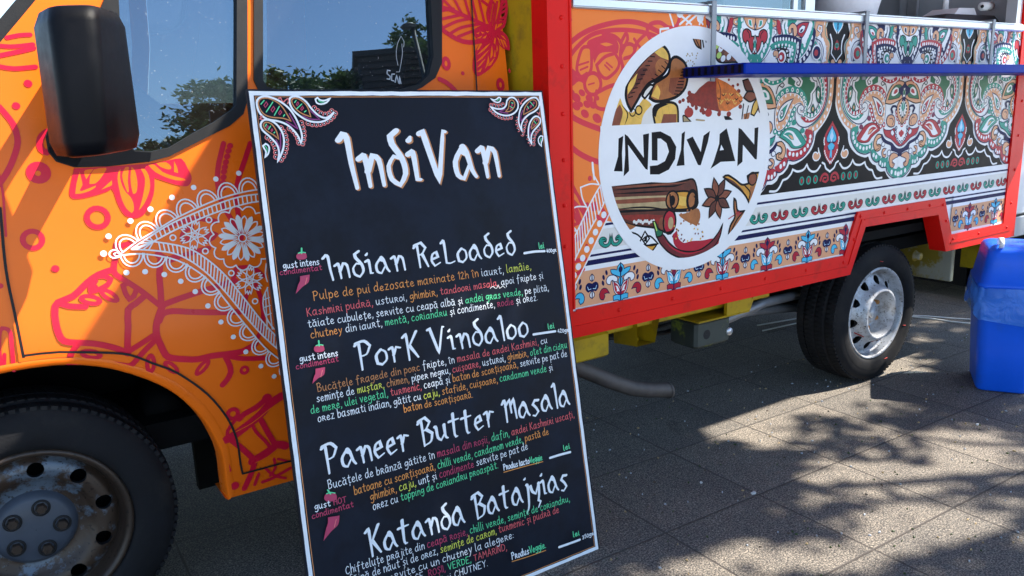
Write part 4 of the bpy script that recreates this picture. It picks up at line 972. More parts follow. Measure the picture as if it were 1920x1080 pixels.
# ---- half mandala above the shelf
c.zoom(1560, 30, 8.727); c.rec()
c.stroke("330,60 345,180 325,270 300,380 255,500 247,620 257,800", .034, 'peach'); c.dots("340,150 318,330 285,440 255,535 250,660 258,740", .0065, 'wrap_white', .009); c.stroke("285,60 305,180 295,330 225,430 208,540 228,690 175,780", .0035, 'teal')
c.fill("335,60 450,60 470,200 450,340 395,360 345,240", 'peach'); c.stroke("385,330 360,260 375,195 415,190 425,250 395,280 380,255", .007, 'wrap_white', taper=3); c.stroke("395,345 352,270 365,185 420,178 436,255 395,292", .003, 'navy')
c.dots("385,400 345,430 318,480 298,530 288,590 285,650 292,710", .0135, 'wrap_white')
c.stroke("440,395 395,412 358,440 330,488 310,538 300,600 300,660 310,730", .004, 'navy'); c.fill("440,425 385,515 345,640 328,745 450,680 470,560", 'navy'); c.fill("440,470 395,540 360,640 350,710 440,655", 'teal'); c.disc((400, 612), .030, 'wrap_white'); c.disc((400, 612), .024, 'crimson'); c.disc((408, 615), .012, 'teal')
c.stroke("488,300 492,400 505,500 535,610 590,700 660,770 730,830", .034, 'crimson'); c.stroke("470,300 476,420 488,520 518,630 575,725 650,800", .0035, 'navy'); c.stroke("508,300 512,400 522,490 552,595 602,680 675,752", .005, 'wrap_white')
c.dots("497,380 503,470 510,553 537,636 574,706 621,750 668,790", .0065, 'wrap_white', .0085)
c.stroke("528,60 532,200 540,330 573,470 623,580 690,680 740,740", .036, 'navy'); c.dots("545,200 550,262 562,330 575,400 589,505 613,600 643,660 685,720", .0065, 'wrap_white', .0085)
c.dots("545,190 552,240 565,295 580,350 600,395 602,430", .0155, 'wrap_white')
c.fill("562,155 650,165 722,218 724,300 684,375 640,395 596,300", 'teal', outline='navy', ow=.0035); c.fill("608,218 650,208 692,270 692,322 650,324 618,282", 'wrap_white', outline='navy', ow=.003); c.fill("633,263 665,268 678,312 650,307", 'crimson')
c.fill("728,130 890,130 888,285 862,365 834,352 842,250 800,188 758,188", 'navy'); c.dots("872,170 870,240 845,300", .0065, 'wrap_white', .013)
c.fill("640,430 655,390 700,360 740,385 718,370 716,290 738,218 790,186 832,238 838,310 812,354 788,322 800,270 775,268 765,330 752,390 720,410", 'peach', outline='navy', ow=.0035)
c.fill("960,170 1002,165 992,260 952,375 923,362 936,270", 'teal'); c.stroke("895,150 915,230 900,300 880,370", .010, 'wrap_white'); c.stroke("925,150 945,225 928,290 905,370", .0035, 'navy')
c.stroke("1045,178 1010,190 1003,240 1035,262 1046,235", .010, 'peach', taper=3); c.stroke("1050,165 1000,178 990,245 1035,278 1060,240", .003, 'navy'); c.stroke("1050,305 1003,310 990,360 1020,402 1050,385", .0075, 'wrap_white'); c.stroke("1055,295 995,302 980,362 1020,415", .003, 'navy'); c.stroke("1050,450 1015,470 1000,520 1030,560 1050,545", .003, 'navy')
c.fill("650,452 718,408 830,382 950,387 1030,425 1060,560 1090,800 690,820", 'wrap_white'); c.stroke("700,840 676,700 667,560 668,468 760,424 880,412 1005,447", .024, 'crimson'); c.dots("690,740 682,680 675,610 680,540 685,490 730,455 770,442 812,434 850,432 888,432 925,437 962,443 990,450", .0048, 'wrap_white', .0075)
c.stroke("755,830 742,720 730,600 732,522 830,500 950,518 1020,560", .024, 'navy'); c.dots("752,720 745,650 745,590 760,545 800,525 845,515 890,518 935,525 975,545", .0052, 'wrap_white')
c.stroke("818,830 803,740 795,640 803,590 900,568 1000,590", .0045, 'navy'); c.disc((880, 690), .026, 'wrap_white')
for i in range(9):
    a = pi*.25+i*pi*1.4/9; u, v = c.pt(880, 690)
    c.emit(('s', [(u+.030*cos(a), v+.030*sin(a)), (u+.043*cos(a), v+.043*sin(a))], 'ink_black', .007, False, 0, None))
c.ringdisc((880, 690), .027, .006, 'ink_black'); c.disc((885, 695), .018, 'S1'); c.disc((893, 700), .008, 'wrap_white')
c.fill("928,705 928,640 950,603 986,608 997,650 982,692 958,684 954,722", 'peach', outline='navy', ow=.003)
c.dots("1045,600 1065,650 1090,700 1120,745", .010, 'wrap_white'); c.stroke("1030,560 1060,650 1095,720 1140,790", .003, 'navy')
c.fill("1075,120 1058,300 1058,450 1088,600 1130,702 1195,820 1250,820 1262,120", 'wrap_white'); c.stroke("1060,150 1050,300 1052,460 1082,615 1128,720 1190,830", .0035, 'navy'); c.stroke("1092,120 1080,220 1074,330 1080,470 1112,620 1168,750 1195,810", .030, 'A1'); c.dots("1098,180 1104,268 1088,340 1078,400 1085,470 1100,545 1116,600 1132,680 1165,745", .0065, 'wrap_white', .010)
c.fill("1110,130 1256,130 1256,335 1200,312 1148,260", 'peach', outline='ink_black', ow=.003); c.fill("1172,185 1210,188 1217,292 1185,282 1168,240", 'wrap_white'); c.fill("1180,195 1203,198 1208,280 1188,270 1176,240", 'navy'); c.fill("1252,230 1238,280 1250,330 1256,280", 'wrap_white', outline='navy', ow=.0025)
c.fill("1093,400 1110,338 1150,316 1192,350 1197,420 1242,418 1247,690 1200,652 1168,582 1158,492 1140,482 1130,522 1098,472", 'L1', outline='ink_black', ow=.005); c.stroke("1150,340 1172,380 1175,440", .004, 'ink_black'); c.fill("1244,400 1213,480 1218,620 1247,660", 'wrap_white', outline='ink_black', ow=.003); c.fill("1243,468 1226,520 1229,572 1246,585", 'navy')
c.stroke("1150,790 1164,716 1200,700 1228,735 1236,800", .018, 'navy'); c.dots("1190,760", .008, 'wrap_white')
top = c.endrec()
ALT2 = {'teal': 'navy', 'crimson': 'teal', 'navy': 'crimson'}
c.play(top, (idn, mir(AX)), {'A1': 'navy', 'L1': 'teal', 'S1': 'teal'}, (1.95, 4.343))
LF = {'crimson': 'navy', 'navy': 'teal', 'teal': 'crimson', 'A1': 'teal', 'L1': 'crimson', 'S1': 'crimson'}
c.play(top, (lambda u, v: (u-PER, v), lambda u, v: (2*aL-(u-PER), v)), LF, (2.13, 4.343))
c.play(top, (lambda u, v: (u+PER, v),), LF, CL)
# ---- borders below
rect(c, 1.549, 4.344, .861, .982, 'wrap_white'); notch(c, .677, .8612, 'wrap_white')
rect(c, 1.549, 4.344, .948, .956, 'navy'); rect(c, 1.549, 4.344, .873, .938, 'cream')
notch(c, .8515, .8590, 'navy'); notch(c, .824, .841, 'navy'); notch(c, .690, .808, 'peach')
c.uv = False; c.zoom(1420, 260, 3.6); c.rec()
u0, v0 = c.pt(412, 480)
def hook(cc):
    return [("408,435 411,470 407,498 385,515 363,502 356,478 366,458 382,455 392,468 388,484 376,482 380,494 395,492 403,470", cc)]
for s, m_ in hook('teal'): c.fill(s, m_, outline='ink_black', ow=.0028)
c.stroke("378,482 386,478 384,466 374,468", .0028, 'ink_black')
hk = c.endrec(); ha = c.pt(411, 470)[0]
for i in range(-10, 16):
    d = .1225*i+(2.819-ha)
    c.play(hk, (lambda u, v, d=d: (u+d, v), lambda u, v, d=d: (2*ha-u+d, v)), {} if (i % 2) else {'teal': 'crimson'}, (1.56, 4.343))
c.zoom(1040, 320, 3.857); c.rec()
a0 = c.pt(470, 800)[0]
c.fill("391,884 365,849 335,854 317,890 324,926 346,932 357,905 350,891 371,881", 'crimson', outline='navy', ow=.003)
for x, y in ((368, 735), (347, 770), (343, 811)): c.disc((x, y), .0052, 'navy', .0095, rot=.3)
c.fill("471,660 449,690 444,716 424,711 397,714 404,741 439,757 472,768", 'cyan', outline='navy', ow=.003); c.fill("471,682 455,705 459,728 472,735", 'navy')
c.fill("448,772 420,752 384,760 366,791 374,817 396,822 401,797 415,790 421,803 444,800", 'wrap_white', outline='navy', ow=.003)
c.fill("410,796 418,841 424,872 444,897 472,902 472,858 449,808", 'wrap_white', outline='navy', ow=.0028); c.fill("417,803 424,842 431,870 449,890 472,894 472,866 446,818", 'crimson'); c.fill("433,828 450,836 464,872 455,868 440,872 444,858", 'wrap_white')
c.fill("472,753 454,785 461,822 472,832", 'cyan', outline='navy', ow=.0025)
c.fill("472,896 440,893 416,904 418,937 450,930 472,950", 'cyan', outline='navy', ow=.003)
tl = c.endrec(); tdz = .7495-c.pt(470, 802)[1]
c.rec(); b0_ = c.pt(265, 850)[0]
c.fill("265,744 250,765 252,790 267,797", 'wrap_white', outline='navy', ow=.003); c.fill("267,815 240,808 220,828 218,860 238,880 252,870 267,884", 'navy'); c.fill("267,860 250,888 250,910 267,922", 'wrap_white', outline='navy', ow=.003); c.stroke("232,838 240,860 258,852", .0022, 'paleblue')
cb = c.endrec()
for i in range(-1, 12):
    d = 1.758+.2495*i-a0
    cm = {} if i % 2 == 0 else {'crimson': 'cyan', 'cyan': 'crimson'}
    if not (3.03 < 1.758+.2495*i < 3.83): c.play(tl, (lambda u, v, d=d: (u+d, v+tdz), lambda u, v, d=d: (2*a0-u+d, v+tdz)), cm, (1.56, 2.998+.03 if d+a0 < 3.4 else 4.34))
    d2 = 1.634+.2495*i-b0_
    if not (3.0 < 1.634+.2495*i < 3.84): c.play(cb, (lambda u, v, d=d2: (u+d, v+tdz), lambda u, v, d=d2: (2*b0_-u+d, v+tdz)), {}, (1.56, 4.34))
# ---- orange field with the thali drawing
c.zoom(1040, 320, 3.857)
c.fill("60,-140 60,905 96,905 220,665 322,452 378,332 420,250 700,-150 640,-260 600,-300 560,-330", 'panel_orange', smooth=False)
pts_ = [side(1060, 10), side(1060, 560), side(1150, 330), side(1330, 60), side(1330, 26)]
c.emit(('f', [(1.549, 1.635), (1.549, 1.0), (1.75, .95), (2.2, 1.3), (2.135, 1.635)], 'panel_orange', 0))
c.zoom(1040, 0, 3.2727); k = 'wrap_pink'
for s, w_ in (("60,290 150,215 260,165 400,135 520,145 640,200", .016), ("60,380 130,290 210,220 300,192 430,185 560,205 700,260", .014), ("60,690 150,745 280,795 400,830", .018), ("60,870 150,945 270,995 400,1000", .018), ("590,260 560,200 580,150 640,140 690,170 740,160 760,100", .014), ("290,210 360,225 400,270 395,340 410,420 390,480", .013), ("400,260 430,200 440,240 400,330", .012), ("215,290 220,350 215,430 185,470", .010), ("250,560 240,640 280,670 380,660", .012), ("250,570 330,530 420,510", .013), ("560,200 500,260 480,300", .012), ("400,290 450,270 490,290 470,340 420,360", .012), ("480,240 520,300", .010), ("100,430 150,470 190,450", .009), ("140,400 200,380", .006), ("150,430 195,410", .006), ("300,400 330,430", .006), ("310,385 345,415", .006), ("200,520 235,510", .005), ("60,1120 130,1190 180,1300", .012), ("60,1060 110,1150 200,1330", .010), ("60,1180 150,1280 190,1360", .010)): c.stroke(s, w_, k)
for s in ("160,300 217,288 217,420 190,462 150,472 128,420", "250,400 300,350 362,328 388,380 372,432 310,482 268,452"): c.stroke(s, .011, k, closed=True)
c.fill("95,430 60,430 60,520 100,530 140,500 180,520 200,470 160,480 130,470", k); c.ringdisc((226, 515), .033, .012, k)
c.fill("200,250 300,215 360,235 385,280 380,330 340,320 270,330 235,390 220,330 195,285", k); c.fill("270,270 310,262 350,275 310,285", 'panel_orange')
for x, y, r in ((125, 600, .016), (125, 652, .015), (178, 698, .015), (205, 605, .014), (160, 570, .012), (252, 726, .017), (190, 640, .013), (90, 570, .016), (150, 640, .010), (225, 645, .013), (95, 690, .008), (250, 600, .01)): c.disc((x, y), r*1.15, k, r*.8, rot=-.5)
c.disc((85, 122), .009, k); c.disc((82, 1015), .010, k)
c.zoom(1040, 320, 3.857); c.disc((246, 55), .0085, k); c.disc((278, 258), .016, k); c.disc((225, 245), .008, k); c.disc((222, 540), .006, k)
c.stroke("90,170 140,260 170,340 190,420 170,480 110,530 70,600", .014, k); c.stroke("90,250 130,320 165,345", .018, k); c.stroke("120,280 160,380 100,400", .012, k); c.stroke("90,680 150,650 215,640", .014, k); c.stroke("100,755 160,740 200,710", .014, k); c.stroke("330,270 370,330 340,360 300,330", .014, k)
wm = 'wrap_white'
for s in ("350,60 290,160 240,255 160,425 80,590", "356,215 310,310 230,455 160,595 80,770", "382,320 322,450 220,665 95,912"): c.stroke(s, .0052, wm)
rungs(c, "330,100 240,255 160,425 85,580", "352,225 310,310 230,455 160,595 90,755", 15, .0046, wm)
for x, y in ((347, 318), (316, 382), (286, 443), (255, 505), (224, 567), (194, 630), (163, 692), (131, 756), (103, 820)): c.disc((x, y), .0112, wm)
for s in ("312,100 250,95 178,120 192,200 225,265", "222,260 150,260 92,290 105,372 152,436", "150,435 95,430 60,440", "262,-60 270,20 310,95"): c.stroke(s, .0048, wm)
c.zoom(1040, 0, 3.2727)
for s in ("690,60 705,110 720,160", "760,150 850,70", "800,150 900,60", "770,100 830,150", "640,180 690,175", "225,1000 235,1100", "640,180 640,240", "880,150 910,90 940,60", "860,80 900,150"): c.stroke(s, .007, wm)
for x, y in ((885, 112), (760, 80)): c.disc((x, y), .016, wm)
# ================================================================== round logo
LU, LV, LR = 2.080, 1.1675, .416
c.disc((LU, LV), LR, 'wrap_white', uv=True, n=96)
K = 'ink_black'
c.zoom(1040, 0, 3.2727)
c.fill("325,772 345,690 392,596 420,660 470,690 540,600 585,640 600,700 650,770", 'mustard'); c.fill("330,772 350,700 392,640 410,690 390,772", 'brown'); c.fill("590,640 600,700 640,772 520,772 540,700", 'cream')
c.fill("575,602 600,520 640,490 690,450 705,372 740,350 792,390 807,460 792,540 742,592 670,617 610,622", 'chestnut', outline=K, ow=.010); c.fill("585,590 620,520 640,560 630,610", 'mustard'); c.fill("700,480 790,470 780,540 730,585 690,560", 'brown')
c.fill("440,640 428,580 445,500 500,420 560,350 620,300 652,280 688,320 697,380 662,450 612,490 570,512 532,560 490,632 462,680", 'brown', outline=K, ow=.010); c.fill("600,318 652,285 684,322 690,370 640,350", 'mustard'); c.fill("660,440 690,380 640,360 610,400 620,470", 'chestnut'); c.fill("460,500 520,420 560,420 520,500 470,560 440,600", 'dark_brown'); c.fill("500,450 480,520 440,580 445,520", 'mustard')
c.fill("530,590 545,555 580,520 600,530 570,575 545,605", 'cream', outline=K, ow=.007)
c.fill("597,690 620,650 680,628 742,650 750,772 610,772", 'mustard', outline=K, ow=.009); c.fill("660,700 740,700 740,772 640,772", 'brown'); c.fill("590,690 600,650 640,632 690,640 630,670 612,720", K)
for i in range(9): c.stroke("%d,%d %d,%d" % (690-i*22, 400+i*22, 668-i*20, 378+i*26), .0035, K)
for i in range(10): c.stroke("%d,%d %d,%d" % (445+i*15, 600-i*28, 470+i*15, 592-i*27), .0035, K)
for i in range(9): c.stroke("%d,%d %d,%d" % (800-i*4, 420+i*20, 775-i*6, 425+i*19), .0035, K)
for s in ("650,520 660,580", "690,500 700,570", "735,460 730,540", "560,400 590,470", "600,350 640,420", "520,450 545,520", "650,660 655,740", "690,650 700,740", "400,640 440,700 420,772", "470,700 520,730"): c.stroke(s, .0045, K, taper=2)
c.ringdisc((508, 676), .014, .005, K); c.ringdisc((470, 690), .012, .004, K)
c.fill("798,602 830,570 850,575 880,540 905,520 930,500 960,495 990,465 1005,560 1012,692 975,680 940,672 900,660 860,645 830,640", 'spice_red')
for i in range(26):
    t = random.random(); c.disc((780+60*random.random()+t*140, 610+t*70+random.gauss(0, 22)), .004+.006*random.random(), 'spice_red')
for x, y, r in ((815, 690, .022), (935, 692, .018), (905, 690, .010), (760, 625, .008), (1085, 530, .008), (1115, 520, .007), (1060, 490, .006), (1120, 560, .01), (1130, 655, .01), (1060, 700, .012), (1000, 700, .01), (780, 615, .008)): c.disc((x, y), r, 'wear_red' if r > .015 else 'spice_red', r*.8)
c.fill("983,478 1020,495 1050,510 1085,535 1112,560 1147,600 1135,630 1110,652 1085,665 1060,682 1020,680 1000,670 985,580", 'spice_orange'); 
for i in range(16): x = 990+i*9; y = 600+30*sin(i*1.3); c.stroke("%d,%d %d,%d %d,%d" % (x, y, x+8, y+10, x+18, y), .0035, 'mustard' if i % 3 else K)
for s in ("990,490 1010,560 1000,660", "1040,520 1060,580", "1090,560 1100,620", "900,540 930,600", "860,600 900,640", "950,520 960,600"): c.stroke(s, .004, 'dark_brown', taper=2)
c.fill("955,235 1010,260 1080,310 1142,382 1100,382 1000,380 973,320", 'dark_brown', outline=K, ow=.007)
for x, y, m_ in ((985, 282, 'lime'), (1010, 300, 'wrap_white'), (1000, 340, 'lime'), (1045, 330, 'brown'), (1060, 350, 'wrap_white'), (1095, 355, 'brown'), (1025, 360, 'wrap_white'), (978, 262, 'mustard'), (1020, 280, 'brown')): c.disc((x, y), .013, m_, .010, rot=.6)
c.fill("835,222 885,218 890,300 860,280", 'chestnut', outline=K, ow=.006); c.stroke("850,225 880,290", .004, K); c.stroke("895,220 905,290", .006, K); c.stroke("915,225 920,260", .004, K)
for i in range(22): c.disc((800+100*random.random(), 320+150*random.random()), .0028, 'tan')
c.fill("1145,495 1200,485 1225,540 1200,560 1165,555", 'dark_brown', outline=K, ow=.006); c.fill("1150,600 1180,560 1230,575 1235,600 1190,625", 'brown', outline=K, ow=.006); c.fill("1235,600 1210,640 1195,700 1215,710 1240,660", 'mustard', outline=K, ow=.006); c.fill("1240,590 1255,640 1265,700 1240,680", 'dark_brown'); c.stroke("1150,640 1140,730", .006, K); c.stroke("1180,650 1160,740", .005, K); c.fill("1150,700 1190,690 1180,730 1150,735", 'chestnut')
c.fill("778,712 790,710 830,748 780,750", 'tan', outline=K, ow=.005); c.fill("1030,712 1060,715 1090,740 1040,738", K); c.stroke("860,735 910,740", .006, 'tan')
# lower half of the picture
c.zoom(1040, 260, 3)
c.fill("300,262 500,250 640,252 720,236 770,228 790,270 797,340 795,372 762,402 640,407 480,402 330,412 312,330", 'dark_brown', outline=K, ow=.007)
c.fill("315,330 500,322 640,318 642,388 480,397 330,385", 'tan'); c.fill("330,345 480,335 620,330 625,350 480,360 335,365", 'brown'); c.fill("640,300 740,296 785,330 772,382 700,398 650,384", 'gold', outline=K, ow=.007); c.fill("690,320 740,330 730,380 680,370", 'mustard'); c.disc((765, 345), .030, K, .040); c.disc((765, 347), .018, 'chestnut', .028); c.disc((654, 345), .030, 'chestnut', .032, outline=K, ow=.007); c.disc((654, 347), .014, K, .018)
for s in ("310,290 500,275 700,262", "320,310 520,300 660,292", "340,395 500,385 640,400", "460,262 640,268 730,250", "480,340 600,345"): c.stroke(s, .006, K, taper=2)
for s in ("330,275 520,262 740,245", "360,325 560,315"): c.stroke(s, .007, 'brown', taper=2)
c.fill("335,412 480,405 640,402 672,440 664,505 622,527 560,502 470,490 390,472", 'dark_brown', outline=K, ow=.007); c.fill("360,430 500,425 600,430 590,480 480,470 400,455", 'spice_red'); c.disc((638, 468), .030, 'crimson', .042, outline=K, ow=.007); c.disc((645, 474), .013, 'tan', .022); c.disc((596, 476), .016, 'brown', .022)
for i in range(10): c.disc((440+12*i, 466+6*sin(i*2)), .006, 'cream', .006)
c.fill("690,425 740,415 795,390 812,425 806,462 790,492 770,480 745,470 700,440", 'chestnut'); c.fill("380,470 450,492 420,510 395,505", 'chestnut')
for i in range(20): c.disc((700+110*random.random(), 400+80*random.random()), .004, 'chestnut')
c.fill("655,540 680,515 690,560 720,585 760,575 830,570 880,560 918,568 905,605 840,655 760,680 700,684 720,640 668,600", 'crimson')
for i in range(26): c.disc((640+190*random.random(), 490+90*random.random()), .0035, 'mustard' if i % 2 else 'chilli')
for i in range(8):
    a = 2*pi*i/8+.25; u, v = c.pt(905, 335)
    Q = catmull([(u+cos(a)*x-sin(a)*y, v+sin(a)*x+cos(a)*y) for x, y in ((.005, 0), (.03, .016), (.05, .014), (.078, 0), (.05, -.014), (.03, -.016))], True, .012)[0]
    c.emit(('f', Q, 'dark_brown' if i % 2 else 'brown', 0)); c.emit(('s', Q, K, .0055, True, 0, None)); c.emit(('s', [(u+cos(a)*.02, v+sin(a)*.02), (u+cos(a)*.06, v+sin(a)*.06)], K, .008, False, 2, None)); 
c.disc((905, 335), .012, K)
c.fill("940,215 965,205 1010,232 1045,258 1082,252 1076,210 1100,195 1150,190 1148,225 1122,310 1086,362 1065,320 1030,282 985,250", 'gold', outline=K, ow=.008); c.fill("950,215 1000,240 1050,290 1075,340 1040,290 990,250", 'dark_brown'); c.disc((1105, 225), .024, 'brown', .024, outline=K, ow=.006); c.fill("1090,270 1120,260 1110,310 1085,345", 'chestnut'); c.stroke("1060,262 1090,300 1082,350", .006, K)
c.fill("1000,335 1012,350 1022,405 1068,405 1045,450 1030,475 1000,512 968,548 980,490 1005,440 1000,390", 'chestnut', outline=K, ow=.008); c.fill("1010,400 1050,410 1020,440", 'wear_red'); c.stroke("1060,405 1020,450 985,520", .006, K); c.stroke("970,450 1030,410", .004, 'crimson'); 
c.fill("562,540 600,538 640,588 700,628 790,630 860,590 912,528 938,475 918,558 872,622 802,668 712,671 640,642 588,590", 'chilli', outline=K, ow=.006); c.stroke("610,570 660,618 740,645 830,625", .006, 'crimson', taper=2); c.fill("543,465 560,468 574,505 602,520 592,545 565,552 556,510", 'deep_green', outline=K, ow=.005); c.stroke("552,470 566,515", .005, 'lime')
for s in ("400,520 440,560 470,600 520,640 500,590 460,540", "460,590 520,545 575,590 530,600", "470,580 500,520 525,560 490,610"): c.fill(s, 'wrap_white', outline=K, ow=.006)
c.fill("480,610 530,596 570,590 540,630 510,640", 'gold', outline=K, ow=.006); c.fill("490,575 515,535 510,580", K); c.fill("420,535 450,570 470,600 440,580", K)
# white rim and name bar crop the picture
c.emit(('s', [(LU+(LR-.021)*cos(2*pi*i/96), LV+(LR-.021)*sin(2*pi*i/96)) for i in range(96)], 'wrap_white', .042, True, 0, None))
bt = [side(1135, 236), side(1440, 221)]; bl = [side(1437, 325), side(1137, 352)]
zt_ = side(1280, 229)[1]; zb_ = side(1280, 335)[1]
c.emit(('f', [(LU-LR+.008, zt_), (LU+LR-.008, zt_), (LU+LR-.012, zb_), (LU-LR+.012, zb_)], 'wrap_white', 0))
c.zoom(1040, 0, 3.2727)
for s in ("383,850 412,833 404,940 408,1052 354,1050 380,960", "421,822 440,835 538,968 533,826 570,818 562,1042 548,1036 441,888 448,1048 414,1082 424,950",
          "586,812 640,806 702,838 737,900 730,975 692,1040 632,1070 576,1070 575,1018 622,1013 668,988 692,930 677,878 642,850 622,850 622,985 587,983", "770,820 791,805 783,915 788,1014 738,1018 766,920", "800,856 838,838 887,932 904,832 944,803 931,872 887,1014 870,1012",
          "1003,822 1046,787 1099,988 1062,990 1009,993 946,1036 966,992 1000,882", "1119,784 1136,792 1215,886 1217,786 1241,780 1231,978 1219,976 1146,888 1143,992 1111,1020"): c.fill(s, K, smooth=False)
c.fill("1013,888 1029,919 1004,923", 'wrap_white', smooth=False)
PANEL = child(PMB, 'side_panel', TRUCK); PANEL['label'] = 'side panel with paisley mandalas and a round INDIVAN sign'
# ================================================================== rail, shelf, window, hatch
m = MB(); m.box(1.562, 4.325, -.022, .05, 1.618, 1.650, 'aluminium', .004); m.box(1.562, 4.325, -.010, .03, 1.650, 1.655, 'aluminium'); m.box(1.562, 4.325, -.0235, -.02, 1.6235, 1.6255, 'steel_grey'); child(m, 'counter_rail', TRUCK)
m = MB(); m.box(2.03, 4.75, -.275, -.012, 1.4125, 1.4475, 'blue_paint', .004); m.box(2.0265, 2.0298, -.268, -.016, 1.416, 1.444, 'navy')
for i in range(9): m.box(2.0245, 2.0270, -.262+.028*i, -.252+.028*i, 1.418, 1.442, 'ink_black')
SHELF = child(m, 'serving_shelf', TRUCK)
for px in (1326, 1612, 1850):
    m = MB(); x = side(px, 60)[0]
    m.box(x-.011, x+.011, -.032, -.026, 1.40, 1.664, 'steel_grey', .001); m.box(x-.011, x+.011, -.026, .05, 1.658, 1.664, 'steel_grey'); child(m, 'hanging_strap', SHELF)
m = MB(); D_ = .81; T_ = .22
q = [(XL+.03, 0, 2.575), (4.95, 0, 2.575), (4.95, -D_, 2.575+D_*T_), (XL+.03, -D_, 2.575+D_*T_)]
m.add(q+[(a, b, cz+.035) for a, b, cz in q], [(0, 1, 2, 3), (7, 6, 5, 4), (0, 3, 7, 4), (1, 5, 6, 2), (2, 6, 7, 3), (0, 4, 5, 1)], 'wrap_orange'); child(m, 'service_hatch', TRUCK)
# sliding window frames and pane
m = MB(); xa, xb_, xc, xd = side(1070, 5)[0], at(1488, 5, y=.03).x, at(1522, 5, y=.03).x, at(1905, 20, y=.02).x
m.box(xb_-.012, xb_+.012, .02, .035, 1.655, 2.55, 'aluminium'); m.box(xc-.028, xc+.028, .036, .055, 1.655, 2.55, 'aluminium'); m.box(4.285, 4.335, .0, .05, 1.655, 2.55, 'aluminium'); m.box(xa-.02, xa+.02, .02, .035, 1.655, 2.55, 'aluminium'); m.box(1.55, 4.33, .015, .05, 2.52, 2.56, 'aluminium')
WIN = child(m, 'sliding_window', TRUCK)
m = MB(); m.add([(xa, .028, 1.655), (xb_, .028, 1.655), (xb_, .028, 2.53), (xa, .028, 2.53)], [(0, 1, 2, 3)], 'clear_glass'); m.add([(xb_, .047, 1.655), (xc, .047, 1.655), (xc, .047, 2.53), (xb_, .047, 2.53)], [(0, 1, 2, 3)], 'clear_glass'); child(m, 'window_pane', WIN)
# inside walls seen through the opening
m = MB()
x1 = at(1640, 10, y=.9).x; x2 = at(1672, 10, y=.7).x
m.box(1.6, at(1500, 10, y=1.2).x, 1.2, 1.25, .75, 2.5, 'interior_dark'); m.box(at(1500, 10, y=1.2).x, 4.4, 1.2, 1.25, .75, 2.5, 'interior_blue')
m.box(x2-.01, x2+.012, .55, .60, 1.64, 2.5, 'aluminium'); m.box(x2+.012, 4.40, .62, .66, 1.64, 2.5, 'interior_grey'); m.box(x2-.045, x2-.012, .55, .60, 1.64, 1.70, 'plastic_dark', .008)
xq = at(1868, 20, y=.4).x; m.box(xq-.02, xq+.02, .40, .44, 1.64, 2.4, 'blue_bar'); child(m, 'partition_wall', TRUCK)
# kitchen things standing on the counter
s_ = at(1586, 10, y=.30)
m = MB(); rings = []
for i, (z, r) in enumerate(((1.642, .10), (1.65, .118), (1.69, .128), (1.75, .135), (1.84, .13), (1.93, .115), (1.97, .07))):
    rings.append([(s_.x+r*1.15*cos(2*pi*j/28)*(1+.05*sin(3*2*pi*j/28+i)), s_.y+r*sin(2*pi*j/28)*(1+.05*sin(5*2*pi*j/28+i*1.7)), z) for j in range(28)])
m.loft(rings, 'sack_white', smooth=True); o = m.build('canvas_sack'); tag(o, 'bulging white sack standing on the truck counter behind the middle strap', 'sack')
pr = tag(empty('receipt_printer', tuple(at(1785, 45, y=.22))), 'grey and white receipt printer on a dark base at the right end of the counter', 'printer')
p_ = pr.location; z0 = 1.676
m = MB(); m.loft([[(p_.x-.26, p_.y-.10, z0), (p_.x+.26, p_.y-.10, z0), (p_.x+.26, p_.y+.16, z0), (p_.x-.26, p_.y+.16, z0)], [(p_.x-.20, p_.y-.08, z0+.028), (p_.x+.24, p_.y-.08, z0+.034), (p_.x+.24, p_.y+.14, z0+.036), (p_.x-.16, p_.y+.14, z0+.03)]], 'plastic_dark'); child(m, 'base', pr)
m = MB(); m.loft([[(p_.x-.08, p_.y-.05, z0+.034), (p_.x+.13, p_.y-.05, z0+.034), (p_.x+.13, p_.y+.12, z0+.034), (p_.x-.08, p_.y+.12, z0+.034)], [(p_.x-.02, p_.y-.04, z0+.066), (p_.x+.12, p_.y-.04, z0+.07), (p_.x+.12, p_.y+.1, z0+.075), (p_.x-.01, p_.y+.1, z0+.07)]], 'plastic_white'); m.tube([V((p_.x+.02, p_.y+.05, z0+.06)), V((p_.x+.015, p_.y+.05, z0+.22))], .014, 'plastic_white'); child(m, 'body', pr)
m = MB(); r0 = V((p_.x+.135, p_.y-.07, z0+.075)); m.tube([r0, r0+V((.10, .01, .006))], .021, 'paper', 20); m.tube([r0-V((.002, 0, 0)), r0+V((.003, 0, 0))], .008, 'rubber', 12); child(m, 'paper_roll', pr)
m = MB(); y_ = at(1208, 3, y=.35); m.loft([[(y_.x+.075*cos(2*pi*j/20)*k1, y_.y+.06*sin(2*pi*j/20)*k1, z) for j in range(20)] for z, k1 in ((1.642, .9), (1.66, 1.0), (1.70, .95), (1.78, .8), (1.84, .45))], 'yellow_paint', smooth=True); tag(m.build('yellow_bag'), 'yellow bag on the counter behind the glass above the round sign', 'bag')
m = MB(); y_ = at(1290, 3, y=.4); m.box(y_.x-.12, y_.x+.10, .38, .6, 1.642, 1.80, 'plastic_dark', .012); m.box(y_.x-.10, y_.x+.08, .374, .379, 1.66, 1.78, 'steel_grey'); tag(m.build('counter_oven'), 'small black oven on the counter behind the sliding glass', 'oven')
m = MB(); y_ = at(1420, 10, y=.5); m.box(y_.x-.25, y_.x+.2, .5, .8, 1.642, 1.95, 'interior_blue', .03); tag(m.build('storage_crate'), 'dull blue crate on the counter behind the sliding glass, left of the white sack', 'crate')
